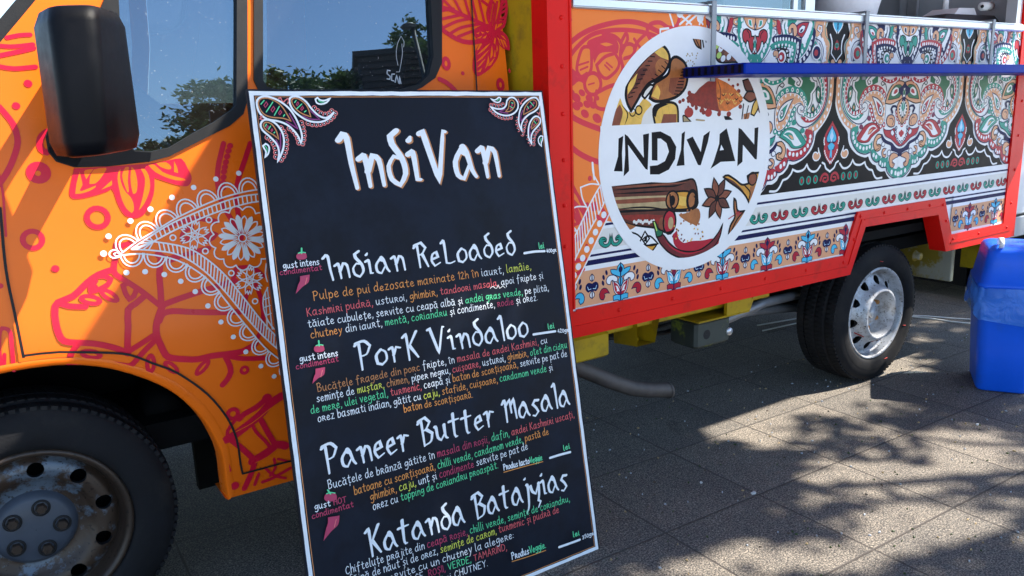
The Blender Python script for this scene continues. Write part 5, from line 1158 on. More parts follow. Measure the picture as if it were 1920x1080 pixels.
# ================================================================== menu board leaning on the truck
BY0, BYT, BZT = -.275, -.022, 1.386
bdir = V((0, BYT-BY0, BZT)).normalized(); bn = V((0, -bdir.z, bdir.y))     # up the board, out of the board
BO = V((0, BY0, 0))
def bpt(px, py):
    d = ray(px, py); t = (BO-CAM).dot(bn)/d.dot(bn); p = CAM+d*t
    return (p.x, (p-BO).dot(bdir))
def b2w(u, v, o): return BO+V((u, 0, 0))+bdir*v+bn*o
BOARD = tag(empty('menu_board', (1.0, -.27, 0)), 'tall black hand-lettered menu board with white border leaning against the truck', 'menu board')
qc = [bpt(462, 167), bpt(1017, 170), bpt(1124.5, 1031)]
ql = bpt(575, 1080); vb = qc[2][1]
tl_ = (ql[1]-vb)/(ql[1]-qc[0][1]); bl_ = (ql[0]+(qc[0][0]-ql[0])*tl_, vb+.0)
QC = [qc[0], qc[1], qc[2], bl_]
BMB = MB()
f = [b2w(u, v, 0) for u, v in QC]; k = [b2w(u, v, -.012) for u, v in QC]
BMB.add(f+k, [(3, 2, 1, 0)], 'board_black'); BMB.add(f+k, [(4, 5, 6, 7), (0, 1, 5, 4), (1, 2, 6, 5), (2, 3, 7, 6), (3, 0, 4, 7)], 'board_edge')
c = Cv(BMB, bpt, b2w, 0, 3e-6, .008); c.zoom(0, 0, 1)
def inset(Q, d):
    n = len(Q); out = []
    for i in range(n):
        a, b, e = V(Q[i-1]), V(Q[i]), V(Q[(i+1) % n]); d1 = (b-a).normalized(); d2 = (e-b).normalized()
        n1 = V((d1.y, -d1.x)); n2 = V((d2.y, -d2.x)); bis = (n1+n2).normalized(); out.append(tuple(b+bis*d/max(.3, bis.dot(n1))))
    return out
def border(d0, d1, m, wob=0.):
    A, B = inset(QC, d0), inset(QC, d1)
    for i in range(4):
        j = (i+1) % 4; N = 30; rr = random.Random(i*7+int(d0*1e4)); L = []; R_ = []
        for q in range(N+1):
            t = q/N; e = (rr.random()-.5)*wob if 0 < q < N else 0
            L.append((A[i][0]+(A[j][0]-A[i][0])*t+e, A[i][1]+(A[j][1]-A[i][1])*t+e)); e2 = (rr.random()-.5)*wob if 0 < q < N else 0
            R_.append((B[i][0]+(B[j][0]-B[i][0])*t+e2, B[i][1]+(B[j][1]-B[i][1])*t+e2))
        for q in range(N): c.emit(('f', [L[q], L[q+1], R_[q+1], R_[q]], m, 0))
border(.0045, .0150, 'chalk_white', .0016); border(.0175, .0195, 'chalk_copper', .0006)
# ---- stroke lettering
def G(s): return [parse(q.strip()) for q in s.split('/')]
LC = {
'a': G(".75,.85 .45,1 .1,.65 .12,.15 .4,0 .76,.45 / .8,1 .76,.45 .80,.1 .95,0"), 'b': G(".1,1.65 .1,0 / .1,.55 .4,1 .75,.75 .7,.2 .4,0 .1,.15"), 'c': G(".7,.85 .4,1 .08,.6 .15,.12 .45,0 .75,.15"),
'd': G(".75,.85 .42,1 .08,.6 .15,.1 .42,0 .76,.4 / .8,1.65 .76,.4 .9,0"), 'e': G(".1,.48 .55,.52 .68,.78 .42,1 .1,.62 .18,.1 .48,0 .78,.2"), 'f': G(".75,1.5 .5,1.65 .32,1.35 .3,-.3 / .02,.9 .65,.95"),
'g': G(".75,.85 .42,1 .1,.65 .25,.15 .74,.5 / .8,1 .76,-.2 .45,-.58 .1,-.4"), 'h': G(".12,1.65 .1,0 / .1,.5 .42,1 .68,.75 .7,0"), 'i': G(".12,1 .12,.15 .28,0 / .12,1.38 .14,1.42"), 'j': G(".32,1 .32,-.3 .1,-.58 -.1,-.45 / .33,1.38 .35,1.42"),
'k': G(".12,1.65 .1,0 / .68,1 .14,.45 / .25,.52 .75,0"), 'l': G(".12,1.65 .12,.15 .3,0"), 'm': G(".08,1 .1,0 / .1,.6 .36,1 .5,.75 .5,0 / .5,.6 .76,1 .92,.75 .95,0"), 'n': G(".08,1 .1,0 / .1,.55 .42,1 .68,.75 .7,0"),
'o': G(".42,1 .1,.65 .15,.12 .42,0 .74,.3 .7,.82 .42,1"), 'p': G(".1,1 .1,-.58 / .1,.6 .42,1 .78,.7 .66,.15 .4,.03 .1,.25"), 'r': G(".1,0 .12,1 / .0,.92 .4,1.02 .66,.78 .42,.52 .14,.48 / .36,.5 .78,0"), 's': G(".68,.85 .4,1 .14,.78 .4,.5 .64,.25 .38,0 .05,.12"),
't': G(".32,1.45 .28,.2 .46,0 .66,.14 / .0,1 .66,1.03"), 'u': G(".08,1 .1,.25 .36,0 .68,.42 / .74,1 .70,.2 .86,0"), 'v': G(".05,1 .36,0 .72,1"), 'y': G(".05,1 .38,.2 / .74,1 .3,-.25 .05,-.55"), 'z': G(".08,1 .66,1 .1,0 .72,.02"), 'x': G(".05,1 .7,0 / .7,1 .05,0"), 'w': G(".05,1 .25,0 .5,.8 .75,0 1.0,1"),
',': G(".12,.1 .14,-.05 .0,-.32"), '.': G(".1,.02 .13,.05"), ':': G(".12,.1 .14,.13 / .12,.75 .14,.78")}
UC = {'A': G("0,0 .5,1.6 .95,0 / .2,.55 .78,.55"), 'B': G(".1,1.6 .12,0 / .0,1.5 .5,1.65 .8,1.3 .5,.9 .15,.85 / .4,.88 .9,.6 .7,.1 .12,0"), 'C': G(".85,1.35 .5,1.6 .1,1.0 .2,.2 .55,0 .9,.25"), 'D': G(".1,1.6 .12,0 / .0,1.55 .7,1.4 .95,.8 .7,.15 .12,0"), 'E': G(".8,1.6 .12,1.6 .1,0 .85,0 / .1,.85 .65,.85"),
'G': G(".85,1.35 .5,1.6 .1,1.0 .2,.2 .6,0 .9,.3 .88,.75 .55,.75"), 'H': G(".1,1.6 .1,0 / .85,1.6 .85,0 / .1,.85 .85,.85"), 'I': G(".12,1.6 .12,0"), 'K': G(".12,1.65 .1,0 / .8,1.6 .14,.75 / .25,.85 .9,0"), 'L': G(".12,1.65 .1,0 .8,.03"), 'M': G(".05,0 .15,1.6 .55,.6 .95,1.6 1.05,0"), 'N': G(".1,0 .12,1.6 .8,0 .85,1.6"), 'O': G(".5,1.6 .1,1.1 .15,.25 .5,0 .88,.4 .85,1.25 .5,1.6"),
'P': G(".12,1.6 .1,-.05 / .0,1.5 .5,1.65 .85,1.3 .6,.85 .15,.8"), 'R': G(".12,1.6 .1,0 / .0,1.5 .5,1.65 .8,1.3 .5,.9 .15,.85 / .4,.88 .85,0"), 'S': G(".8,1.35 .45,1.6 .15,1.25 .5,.85 .8,.4 .45,0 .05,.2"), 'T': G(".45,1.6 .45,0 / 0,1.55 .9,1.6"), 'U': G(".1,1.6 .12,.35 .45,0 .8,.35 .85,1.6"), 'V': G("0,1.6 .45,0 .9,1.6"), 'Y': G(".05,1.6 .45,.8 .45,0 / .85,1.6 .45,.8"),
'0': G(".4,1.5 .1,1 .15,.25 .4,0 .7,.4 .68,1.2 .4,1.5"), '1': G(".05,1.1 .3,1.5 .3,0"), '2': G(".1,1.2 .4,1.5 .68,1.15 .1,.05 .75,.05"), '3': G(".1,1.4 .45,1.5 .6,1.15 .3,.85 .65,.5 .4,0 .05,.15"), '4': G(".45,1.5 .05,.5 .75,.5 / .55,1.0 .55,0"), '5': G(".65,1.5 .2,1.5 .12,.9 .5,.9 .65,.4 .35,0 .05,.15")}
HD = dict(LC); HD.update({  # heading hand
'd': G(".62,1.78 .35,1.62 .38,1.35 .72,.85 .78,.35 .5,0 .18,.2 .12,.65 .38,.95 .62,.88"), 'I': G("-.12,1.55 .05,1.72 .2,1.6 .24,.8 .34,0"), 'n': G("-.05,.92 .12,1.02 .2,.9 .26,0 / .24,.5 .5,1.0 .74,.85 .82,0"), 'i': G("-.05,.95 .1,1.02 .17,.9 .2,.12 .34,.1 / .05,1.4 .12,1.5"), 'r': G("-.05,.92 .1,1.0 .18,.9 .2,0 / .2,.5 .42,.98 .7,.88"), 'a': G(".62,.88 .38,.98 .1,.62 .14,.15 .4,.02 .70,.45 / .5,1.12 .66,.9 .82,.3 .98,.05"),
'e': G(".12,.5 .6,.62 .52,.98 .22,.85 .1,.4 .3,.02 .72,.2"), 'o': G(".45,1 .12,.65 .16,.12 .45,0 .78,.3 .74,.82 .45,1"), 'l': G("-.02,1.6 .12,1.75 .2,1.55 .25,.0"), 'k': G("-.02,1.5 .12,1.65 .15,0 / .80,1.6 .17,.7 / .3,.85 .72,0"), 'u': G("0,1 .1,.9 .14,.25 .38,.02 .7,.42 / .72,1 .74,.2 .9,.05"), 't': G(".35,1.5 .32,.15 .5,.02 / .0,1.05 .75,1.1"), 's': G(".7,.95 .4,1.0 .18,.75 .45,.45 .6,.15 .3,-.1 .1,-.02"), 'j': G(".25,1.1 .35,.9 .25,-.3 .0,-.75 / .15,1.5 .2,1.55"), 'y': G("0,1 .1,.6 .4,.35 .7,.95 / .75,1.05 .68,.2 .55,-.15 .75,-.3 .5,-.65")})
HU = dict(UC); HU.update({'I': HD['I'], 'V': G("-.1,1.7 .05,1.75 .5,0 .95,1.75 1.05,1.72"), 'P': G("-.05,1.5 .12,1.65 .2,1.5 .22,-.1 / .0,1.62 .55,1.7 .9,1.35 .62,.85 .24,.78"), 'B': G("-.05,1.45 .12,1.65 .2,1.5 .24,-.05 / .0,1.6 .5,1.75 .82,1.4 .5,1.0 .24,.92 / .5,.98 .92,.65 .75,.15 .24,-.02"), 'K': G("-.05,1.5 .12,1.65 .2,1.5 .22,-.1 / .9,1.75 .24,.7 / .35,.85 .85,.0"), 'M': G("-.05,1.3 .1,1.5 .2,1.35 .2,0 / .2,1.1 .6,1.5 .66,.55 / .66,1.1 .95,1.5 1.05,.1"), 'R': G("-.05,1.45 .12,1.65 .2,1.5 .24,0 / .0,1.6 .5,1.75 .8,1.35 .5,.95 .26,.9 / .5,.95 .85,.0"), 'L': G("-.02,1.6 .12,1.75 .2,1.55 .22,.12 .5,.05 .85,.15"), 'N': G("0,0 .1,1.5 .6,0 .7,1.5")})
DIA = {'ă': ('a', '.2,1.42 .42,1.25 .65,1.42'), 'â': ('a', '.18,1.25 .42,1.5 .66,1.25'), 'î': ('i', '-.1,1.25 .12,1.5 .34,1.25'), 'ș': ('s', '.38,-.2 .34,-.45'), 'ț': ('t', '.36,-.2 .32,-.45'), 'Ș': ('S', '.45,-.2 .4,-.45')}
def glyph(ch, fl, fu):
    if ch in DIA:
        b, d = DIA[ch]; g = list(fl.get(b) or fu.get(b))
        if ch == 'î': g = g[:1]
        return g+[parse(d)]
    return fl.get(ch) or fu.get(ch) or []
rt = random.Random(11)
def text(segs, p0, p1, xh, w, head=False, sp=.30, nib=None, shadow=None, jit=.05):
    fl, fu = (HD, HU) if head else (LC, UC)
    P0, P1 = V(bpt(*p0)), V(bpt(*p1)); ex = P1-P0; x = 0; items = []
    for s, m in segs:
        for ch in s:
            if ch == ' ': x += .55 if not head else .6; continue
            g = glyph(ch, fl, fu)
            if not g: continue
            mn = min(p[0] for q in g for p in q); mx = max(p[0] for q in g for p in q)
            items.append((g, x-mn*.6, m, rt.gauss(0, jit), 1+rt.gauss(0, jit))); x += mx-mn*.6+sp
    x -= sp; sx = 1/x
    passes = [(shadow, .0035, -.0025, w*1.12)] if shadow else []
    passes.append((None, 0, 0, w))
    for col, du, dv, ww in passes:
        for g, gx, m, dy, sc in items:
            for q in g:
                P = [(P0.x+ex.x*(gx+a*1.0)*sx+du, P0.y+ex.y*(gx+a)*sx+(b*sc+dy*.5)*xh+dv) for a, b in q]
                P = catmull(P, False, xh*.22, 60., 7)[0]
                c.emit(('s', P, col or m, ww, False, 0 if not head else 3, nib))
W_, O_, Y_, G_, R_, M_, B_ = 'chalk_white', 'chalk_orange', 'chalk_yellow', 'chalk_green', 'chalk_red', 'chalk_magenta', 'chalk_copper'
hn = (1.5, .35)
text([("IndiVan", W_)], (650, 354), (936, 331), .0800, .0200, True, .24, (1.45, .25), 'chalk_copper', .02)
text([("Indian ReLoaded", W_)], (613, 527), (966, 477), .0375, 0.0097, True, .26, hn, None, .03)
text([("PorK Vindaloo", W_)], (672, 692), (990, 630), .0400, 0.0101, True, .26, hn, None, .03)
text([("Paneer Butter Masala", W_)], (610, 887), (1068, 759), .0410, 0.0103, True, .24, hn, None, .03)
text([("Katanda Batajyias", W_)], (692, 1043), (1064, 914), .0420, 0.0103, True, .24, hn, None, .03)
bw = .00178; xs = .0125
def line(segs, a, b, k=1.0): text(segs, a, b, xs*k, bw*(.9+.1*k))
line([("Pulpe de pui dezosate marinate 12h în ", O_), ("iaurt, ", W_), ("lamâie,", Y_)], (588, 563), (995, 505), 1.12)
line([("Kashmiri pudră, ", R_), ("usturoi, ", W_), ("ghimbir, ", O_), ("tandoori masala, ", R_), ("apoi fripte și", W_)], (576, 593), (1018, 522))
line([("tăiate cubulețe, servite cu ceapă albă și ", W_), ("ardei gras verde, ", G_), ("pe plită,", W_)], (578, 614), (1028, 545))
line([("chutney ", O_), ("din iaurt, ", W_), ("mentă, coriandru ", G_), ("și condimente, ", W_), ("rodie ", M_), ("și orez.", W_)], (583, 634), (1007, 563))
line([("Bucățele fragede din porc ", B_), ("fripte, în ", W_), ("masala de ardei Kashmiri, ", R_), ("cu", W_)], (595, 735), (1025, 643))
line([("semințe de ", W_), ("muștar, ", Y_), ("chimen, ", B_), ("piper negru, ", W_), ("cuișoare, ", R_), ("usturoi, ", W_), ("ghimbir, ", O_), ("oțet din cidru", G_)], (594, 754), (1062, 652))
line([("de mere, ulei vegetal, ", G_), ("turmenic, ", R_), ("ceapă și ", W_), ("baton de scorțișoară, ", O_), ("servite pe pat de", W_)], (583, 776), (1062, 668))
line([("orez basmati indian, gătit cu ", W_), ("caju, ", Y_), ("stafide, cuișoare, ", O_), ("cardamom verde ", G_), ("și", W_)], (596, 791), (1035, 694))
line([("baton de scorțișoară.", O_)], (757, 773), (885, 745))
line([("Bucățele de brânză gătite în ", W_), ("masala din roșii, ", M_), ("dafin, ", G_), ("ardei Kashmiri uscați,", R_)], (615, 917), (1075, 782), 1.05)
line([("batoane cu scorțișoară, ", O_), ("chilli verde, cardamom verde, ", G_), ("pastă de", O_)], (664, 927), (1027, 814), 1.05)
line([("ghimbir, ", O_), ("caju, ", Y_), ("unt și ", W_), ("condimente ", M_), ("servite pe pat de", W_)], (694, 938), (988, 842), 1.05)
line([("orez cu ", W_), ("topping de coriandru proaspăt.", G_)], (699, 956), (932, 877), 1.05)
text([("Produs lacto", W_), ("Veggie", G_)], (943, 881), (1015, 862), .0105, .0026); c.stroke("943,885 978,875 1016,865", .0022, O_)
line([("Chifteluțe prăjite din ", W_), ("ceapă roșie, ", M_), ("chilli verde, semințe de coriandru,", G_)], (648, 1076), (1066, 939), 1.05)
line([("făină de năut și de orez, ", W_), ("semințe de carom, ", Y_), ("turmenic și pudră de", R_)], (655, 1094), (1046, 960), 1.05)
line([("dulce, servite cu un chutney la alegere:", W_)], (668, 1110), (961, 1008), 1.05)
text([("DULCE, ", W_), ("ROȘII, ", M_), ("VERDE, ", G_), ("TAMARIND,", R_)], (752, 1098), (948, 1030), .0115, bw)
text([("ARDEI ", G_), ("și ", W_), ("CHUTNEY.", W_)], (790, 1105), (912, 1060), .0115, bw)
text([("Produs", W_), ("Veggie.", G_)], (958, 1048), (1021, 1026), .0120, .0027); c.stroke("958,1052 990,1042 1021,1031", .0022, O_)
for s in ("981,475 1000,472 1019,471", "998,627 1018,624 1039,621", "1029,858 1048,852 1067,847", "1046,1025 1066,1018 1085,1011"): c.stroke(s, .0068, W_)
for a, b in (((1009, 467), (1018, 465)), ((1026, 617), (1037, 615)), ((1055, 844), (1066, 840)), ((1073, 1006), (1084, 1002))): text([("lei", G_)], a, b, .0100, .0027)
for s, a, b in (("400gr", (1023, 474), (1041, 472)), ("420gr", (1044, 624), (1064, 622)), ("350gr", (1090, 1010), (1111, 1002))): text([(s, W_)], a, b, .0072, .0021)
c.stroke("917,541 922,537 927,541", .0013, W_); c.stroke("929,541 932,534 935,541", .0013, W_); c.stroke("936,540 941,536 945,540", .0013, W_)
def pepper(st, cap, top, tip, k=1.):
    x, y = cap; c.fill([(x-10*k, y+1), (x-8*k, y-5*k), (x, y-6*k), (x+8*k, y-6*k), (x+10*k, y+1), (x+6*k, y+5*k), (x-6*k, y+6*k)], M_); c.stroke([st, (x, y-6*k)], .0042, G_); c.stroke([(x-6*k, y-6*k), (x, y-8*k), (x+7*k, y-7*k)], .0028, G_)
    x, y = top; tx, ty = tip
    c.fill([(x-9*k, y+1), (x+9*k, y-2*k), (x+7*k, y+12*k), ((x+tx)/2+4*k, (y+ty)/2+4*k), (tx, ty), ((x+tx)/2-4*k, (y+ty)/2), (x-9*k, y+10*k)], M_); c.stroke([(x+4*k, y+4*k), (x+1*k, y+16*k)], .0022, 'chalk_salmon')
pepper((564, 466), (564, 481), (570, 517), (553, 551)); pepper((596, 639), (597, 654), (599, 690), (584, 719)); pepper((613, 918), (618, 932), (624, 968), (605, 1013), 1.2)
text([("gust intens", W_)], (530, 504), (597, 496), .0098, .0020); text([("condimentat", M_)], (524, 516), (602, 506), .0086, .0018)
text([("gust intens", W_)], (561, 678), (632, 667), .0100, .0020); text([("condimentat", M_)], (554, 692), (633, 677), .0088, .0018)
text([("gust ", W_), ("HOT", M_)], (589, 955), (648, 940), .0100, .0020); text([("condimentat", M_)], (584, 972), (661, 949), .0092, .0019)
# ---- paisley corners
def paisley(out, inn, vee, bars, diam, scal):
    if scal:
        for s, sd in scal:
            P = catmull(c.pts(s), False, .004)[0]
            for (p, t) in along(P, .0105):
                nx, ny = -t[1]*sd, t[0]*sd
                c.emit(('s', [(p[0]+.0055*(t[0]*cos(a)+nx*sin(a)), p[1]+.0055*(t[1]*cos(a)+ny*sin(a))) for a in [pi*q/6 for q in range(-1, 8)]], 'chalk_salmon', .0022, False, 0, None))
                c.disc((p[0]+nx*.001, p[1]+ny*.001), .0015, Y_ if 0 else 'chalk_white', uv=True, n=6)
    c.stroke(out, .0048, W_, closed=True, corner=85); c.stroke(inn, .0030, B_, closed=True, corner=85)
    for s in vee: c.stroke(s, .0030, 'chalk_purple')
    for s in bars: c.stroke(s, .0026, G_)
    for x, y, r in diam: c.stroke([(x-r*.8, y+r*.3), (x+r*.2, y-r*1.2), (x+r*.8, y-r*.2), (x-r*.2, y+r*1.2)], .0022, 'chalk_magenta', closed=True, smooth=False)
c.zoom(470, 165, 6.752)
paisley("625,710 580,600 470,485 350,430 200,400 110,330 70,230 75,160 130,118 220,118 350,170 470,260 550,370 610,500 640,620", "500,425 400,390 250,375 150,330 90,230 95,170 130,140 210,135 330,190 400,260 450,340", ("440,430 590,525 480,330",), ("120,212 160,165", "188,310 270,185", "290,352 352,240", "405,365 420,345"), ((182, 218, 30), (272, 275, 30), (362, 318, 24)),
        (("455,505 520,545 575,620 600,700", -1), ("625,420 650,500 665,580 660,660 640,730", 1)))
paisley("1045,310 980,390 880,435 750,430 640,380 540,300 490,220 480,150 520,115 600,120 690,180 760,270 850,355 940,385 1010,345", "750,372 640,330 560,270 510,190 520,145 570,135 650,180 710,250", ("650,360 750,400 865,405 740,290",), ("545,190 565,165", "572,270 635,210", "670,310 690,295"), ((582, 208, 20), (640, 265, 22)),
        (("690,445 780,470 870,465 960,430 1040,365 1070,300", -1), ("775,240 830,290 900,335 970,335 1030,285", 1)))
paisley("330,940 350,830 320,720 230,620 140,540 115,470 150,415 220,410 310,460 380,550 410,650 405,760 370,860", "345,655 280,600 190,545 150,480 180,440 250,460 310,540", ("310,660 370,780 365,580",), ("175,490 190,465", "215,530 240,490", "285,575 295,565"), ((202, 500, 16), (258, 540, 14)),
        (("175,620 240,660 290,740 310,830 305,930", -1), ("355,490 410,560 440,650 440,760 410,860 350,950", 1)))
c.stroke("808,150 835,130 870,160 930,165 998,135 950,190 880,212 825,195", .0040, W_, closed=True); c.fill("835,155 870,180 930,180 880,195 845,180", 'deep_green'); c.stroke("845,160 880,185 920,183", .0022, G_)
c.stroke("145,740 180,712 215,735 225,780 210,840 170,885 185,820 160,770", .0040, W_, closed=True); c.stroke("170,740 195,770 195,810", .0022, G_)
for s in ("340,140 370,130 385,170 410,185 430,160 460,140 470,170 455,205", "110,370 135,360 120,385 105,400 145,405"): c.stroke(s, .0028, 'chalk_salmon')
c.zoom(880, 160, 7.717)
paisley("745,680 700,560 700,440 730,330 800,240 880,190 950,190 990,250 985,320 930,380 840,430 770,500 735,580 738,640", "765,430 780,340 830,260 890,215 945,235 955,290 920,340 840,390", ("730,520 725,450 755,370", "735,520 790,450"), ("820,310 840,340", "865,250 910,305"), ((820, 350, 15), (870, 310, 16), (912, 265, 15)),
        (("675,470 665,560 690,650", 1), ("810,500 780,580 765,660 745,720", 1)))
paisley("285,315 370,400 470,440 560,440 640,400 685,330 680,250 630,190 570,185 525,230 515,290 480,335 420,350 350,340", "505,385 550,330 555,260 580,220 620,230 640,290 610,350 560,385", ("500,350 410,390 540,410",), ("570,310 610,335", "590,260 615,265"), ((600, 290, 14), (580, 340, 12)),
        (("270,340 330,400 420,460 510,480 610,465", -1), ("275,305 330,290 400,310 490,280", 1)))
paisley("885,860 840,760 835,640 860,540 910,470 960,455 1005,490 1005,550 960,610 900,680 875,760", "880,640 890,560 930,490 970,490 985,535 950,580", ("870,740 850,650 870,600", "875,740 900,660"), ("920,525 945,560",), ((915, 575, 12), (955, 510, 12)),
        (("815,730 835,820 880,890", 1), ("1000,620 940,690 910,780 910,880", 1)))
c.stroke("290,200 340,220 380,205 410,180 438,200 425,240 390,255 340,240", .0038, W_, closed=True); c.stroke("385,230 415,205", .0022, G_)
c.stroke("1025,890 985,840 980,780 1010,738 1045,745 1035,800 1020,840", .0038, W_, closed=True); c.stroke("1005,820 1020,770", .0022, G_)
for s in ("685,205 700,240 725,270 745,230 800,190", "960,400 985,420 1000,390 985,445", "715,280 740,270"): c.stroke(s, .0028, 'chalk_salmon')
child(BMB, 'panel', BOARD)
# ================================================================== blue bin
A_, B2_ = V((3.647, -.262, 0)), V((3.757, -.436, 0))
BIN = tag(empty('waste_bin', tuple(A_)), 'blue plastic waste bin with a domed lid and a bag folded over its rim', 'waste bin')
ey = (B2_-A_).normalized(); ex_ = V((-ey.y, ey.x, 0)); LY = .255; LX = .36
def rr(z, i, r=.045, lx=LX, ly=LY, dz=None):
    pts = []
    for cx_, cy_, a0_ in ((lx-i-r, ly-i-r, 0), (i+r, ly-i-r, pi/2), (i+r, i+r, pi), (lx-i-r, i+r, 1.5*pi)):
        for q in range(7):
            a = a0_+pi/2*q/6; x, y = cx_+r*cos(a), cy_+r*sin(a); pts.append(A_+ex_*x+ey*y+V((0, 0, z+(dz(x, y) if dz else 0))))
    return pts
m = MB(); m.loft([rr(.004, .030, .03), rr(.012, .024), rr(.20, .012), rr(.47, -.002), rr(.475, -.006), rr(.488, -.006)], 'bin_blue', smooth=True); child(m, 'body', BIN)
m = MB(); dome = lambda x, y: .012*(1-((x-LX/2)/(LX/2))**2)
m.loft([rr(.486, -.010), rr(.505, -.010), rr(.512, -.002), rr(.60, .014, dz=dome), rr(.640, .020, dz=dome), rr(.654, .030, dz=dome), rr(.660, .050, .03, dz=dome), rr(.662, .085, .02, dz=dome)], 'bin_blue', smooth=True)
child(m, 'lid', BIN)
m = MB(); cx_ = A_+ex_*.07+ey*.07+V((0, 0, .668)); 
m.loft([[cx_+ex_*((.036+dr)*cos(2*pi*i/24)*.9)+V((0, 0, (.022+dr*.6)*sin(2*pi*i/24)+.012))+ey*dy for i in range(24)]+[] for dr, dy in ((0, -.01), (.006, -.01), (.006, .01), (0, .01), (0, -.01))], 'plastic_white', cap=False, smooth=True); child(m, 'lid_handle', BIN)
m = MB(); rb = random.Random(3); rings = []
for j, (z, i) in enumerate(((.492, -.011), (.47, -.015), (.445, -.018), (.42, -.020), (.40, -.019))):
    ring = rr(z, i); n_ = len(ring); out = []
    for q, p in enumerate(ring):
        w_ = sin(q*.9)*.5+sin(q*2.3+1)*.3; yy = (p-A_).dot(ey); d = -(.045+.05*(yy/LY)+.018*w_)*(j/4.)
        cen = A_+ex_*LX/2+ey*LY/2; nrm = (V((p.x, p.y, 0))-V((cen.x, cen.y, 0))).normalized()
        out.append(p+V((0, 0, d))+nrm*(.006*sin(q*1.9+j*1.3)+.004*sin(q*4.1+j)))
    rings.append(out)
m.loft(rings, 'bag_film', cap=False, smooth=True); child(m, 'bag_rim', BIN)
# ================================================================== container behind
CT = tag(empty('storage_container', (5.2, .36, 0)), 'white steel cabin with a grey lower band standing behind the truck', 'container')
m = MB(); m.box(5.2, 7.6, .345, 3.2, .60, 2.7, 'container_white', .01); m.box(5.205, 7.59, .355, 3.19, .585, .60, 'rubber'); m.box(5.2, 7.6, .345, 3.2, .46, .585, 'container_grey', .006); m.box(5.3, 7.5, .5, 3.0, .10, .46, 'underbody')
for i in range(9): m.box(5.196, 5.2, .6+.28*i, .62+.28*i, .62, 2.68, 'container_grey')
child(m, 'wall', CT)
m = MB()
for x, y in ((5.3, .5), (7.4, .5), (5.3, 3.0), (7.4, 3.0)):
    m = MB(); m.box(x, x+.12, y, y+.12, 0, .46, 'steel_grey'); child(m, 'foot', CT)
# dirty skirt across the truck's tail
m = MB(); m.box(4.36, 4.39, .24, 1.75, .33, .62, 'dirty_panel', .004); m.lathe([(.03, 0), (.022, -.01), (.02, -.03), (.001, -.03)], (4.1, .3, .5), 'dirty_panel', 14)
m.tube([V((4.35, .62+.055*cos(a), .50+.03*sin(a))) for a in [pi*q/10 for q in range(-2, 13)]], .010, 'yellow_paint', 8)
child(m, 'rear_skirt', TRUCK)
m = MB(); m.tube([at(1855, 470, x=4.33), at(1852, 440, x=4.33)], .02, 'yellow_paint'); m.box(4.37, 4.46, .10, .20, .42, .60, 'yellow_paint'); child(m, 'rear_post', TRUCK)
# ================================================================== cord on the ground
cpts = [at(x, y, z=.006) for x, y in ((1420, 610), (1500, 596), (1600, 592), (1700, 591), (1740, 593), (1790, 597), (1826, 599), (1870, 600))]
m = MB(); m.tube([V((p.x, p.y, .006)) for p in cpts], .0045, 'cord', 8); m.tube([V((p.x, p.y, .006)) for p in [at(x, y, z=.006) for x, y in ((1430, 620), (1520, 600), (1600, 596), (1690, 592), (1745, 597), (1785, 603), (1826, 607), (1880, 605))]], .0045, 'cord', 8)
tag(m.build('power_cord'), 'thin white double cord on the paving between rear wheel and blue bin', 'cord')
# small litter
def scrap(x, y, s, lab, mt):
    p = at(x, y, z=0); m = MB(); r_ = random.Random(int(x)); P = [(p.x+s*(.6+.5*r_.random())*cos(a), p.y+s*(.4+.5*r_.random())*sin(a)) for a in [2*pi*i/7 for i in range(7)]]
    m.add([(a, b, .004+.004*r_.random()) for a, b in P]+[(a, b, .001) for a, b in P], [tuple(range(7))]+[(i, (i+1) % 7, (i+1) % 7+7, i+7) for i in range(7)], mt); tag(m.build('paper_scrap'), lab, 'litter')
scrap(1832, 797, .008, 'tiny white scrap on the sunlit paving below the blue bin', 'paper'); scrap(1413, 926, .012, 'pale scrap on the shaded paving right of the menu board', 'cord')
scrap(1315, 906, .006, 'smallest grey fleck on the dark paving beside the menu board', 'cord')
m = MB(); rl = random.Random(5)
for i in range(600):
    x = rl.uniform(1.4, 4.6); y = rl.uniform(-1.5, .6); s = rl.uniform(.0016, .0042); a = rl.uniform(0, pi)
    q = [(x+s*cos(a+k_*pi/2)*(1.4 if k_ % 2 else .8), y+s*sin(a+k_*pi/2)*(1.4 if k_ % 2 else .8)) for k_ in range(4)]
    m.add([(u, v, .0035) for u, v in q]+[(x, y, .0055)]+[(u, v, .0) for u, v in q], [(0, 1, 4), (1, 2, 4), (2, 3, 4), (3, 0, 4), (0, 1, 6, 5), (1, 2, 7, 6), (2, 3, 8, 7), (3, 0, 5, 8)], ('bark', 'tan', 'leaves_dark', 'container_grey')[min(3, int(rl.random()**.7*4))])
tag(m.build('grit'), 'fine grit and crumbs scattered on the paving', 'grit', kind='stuff')

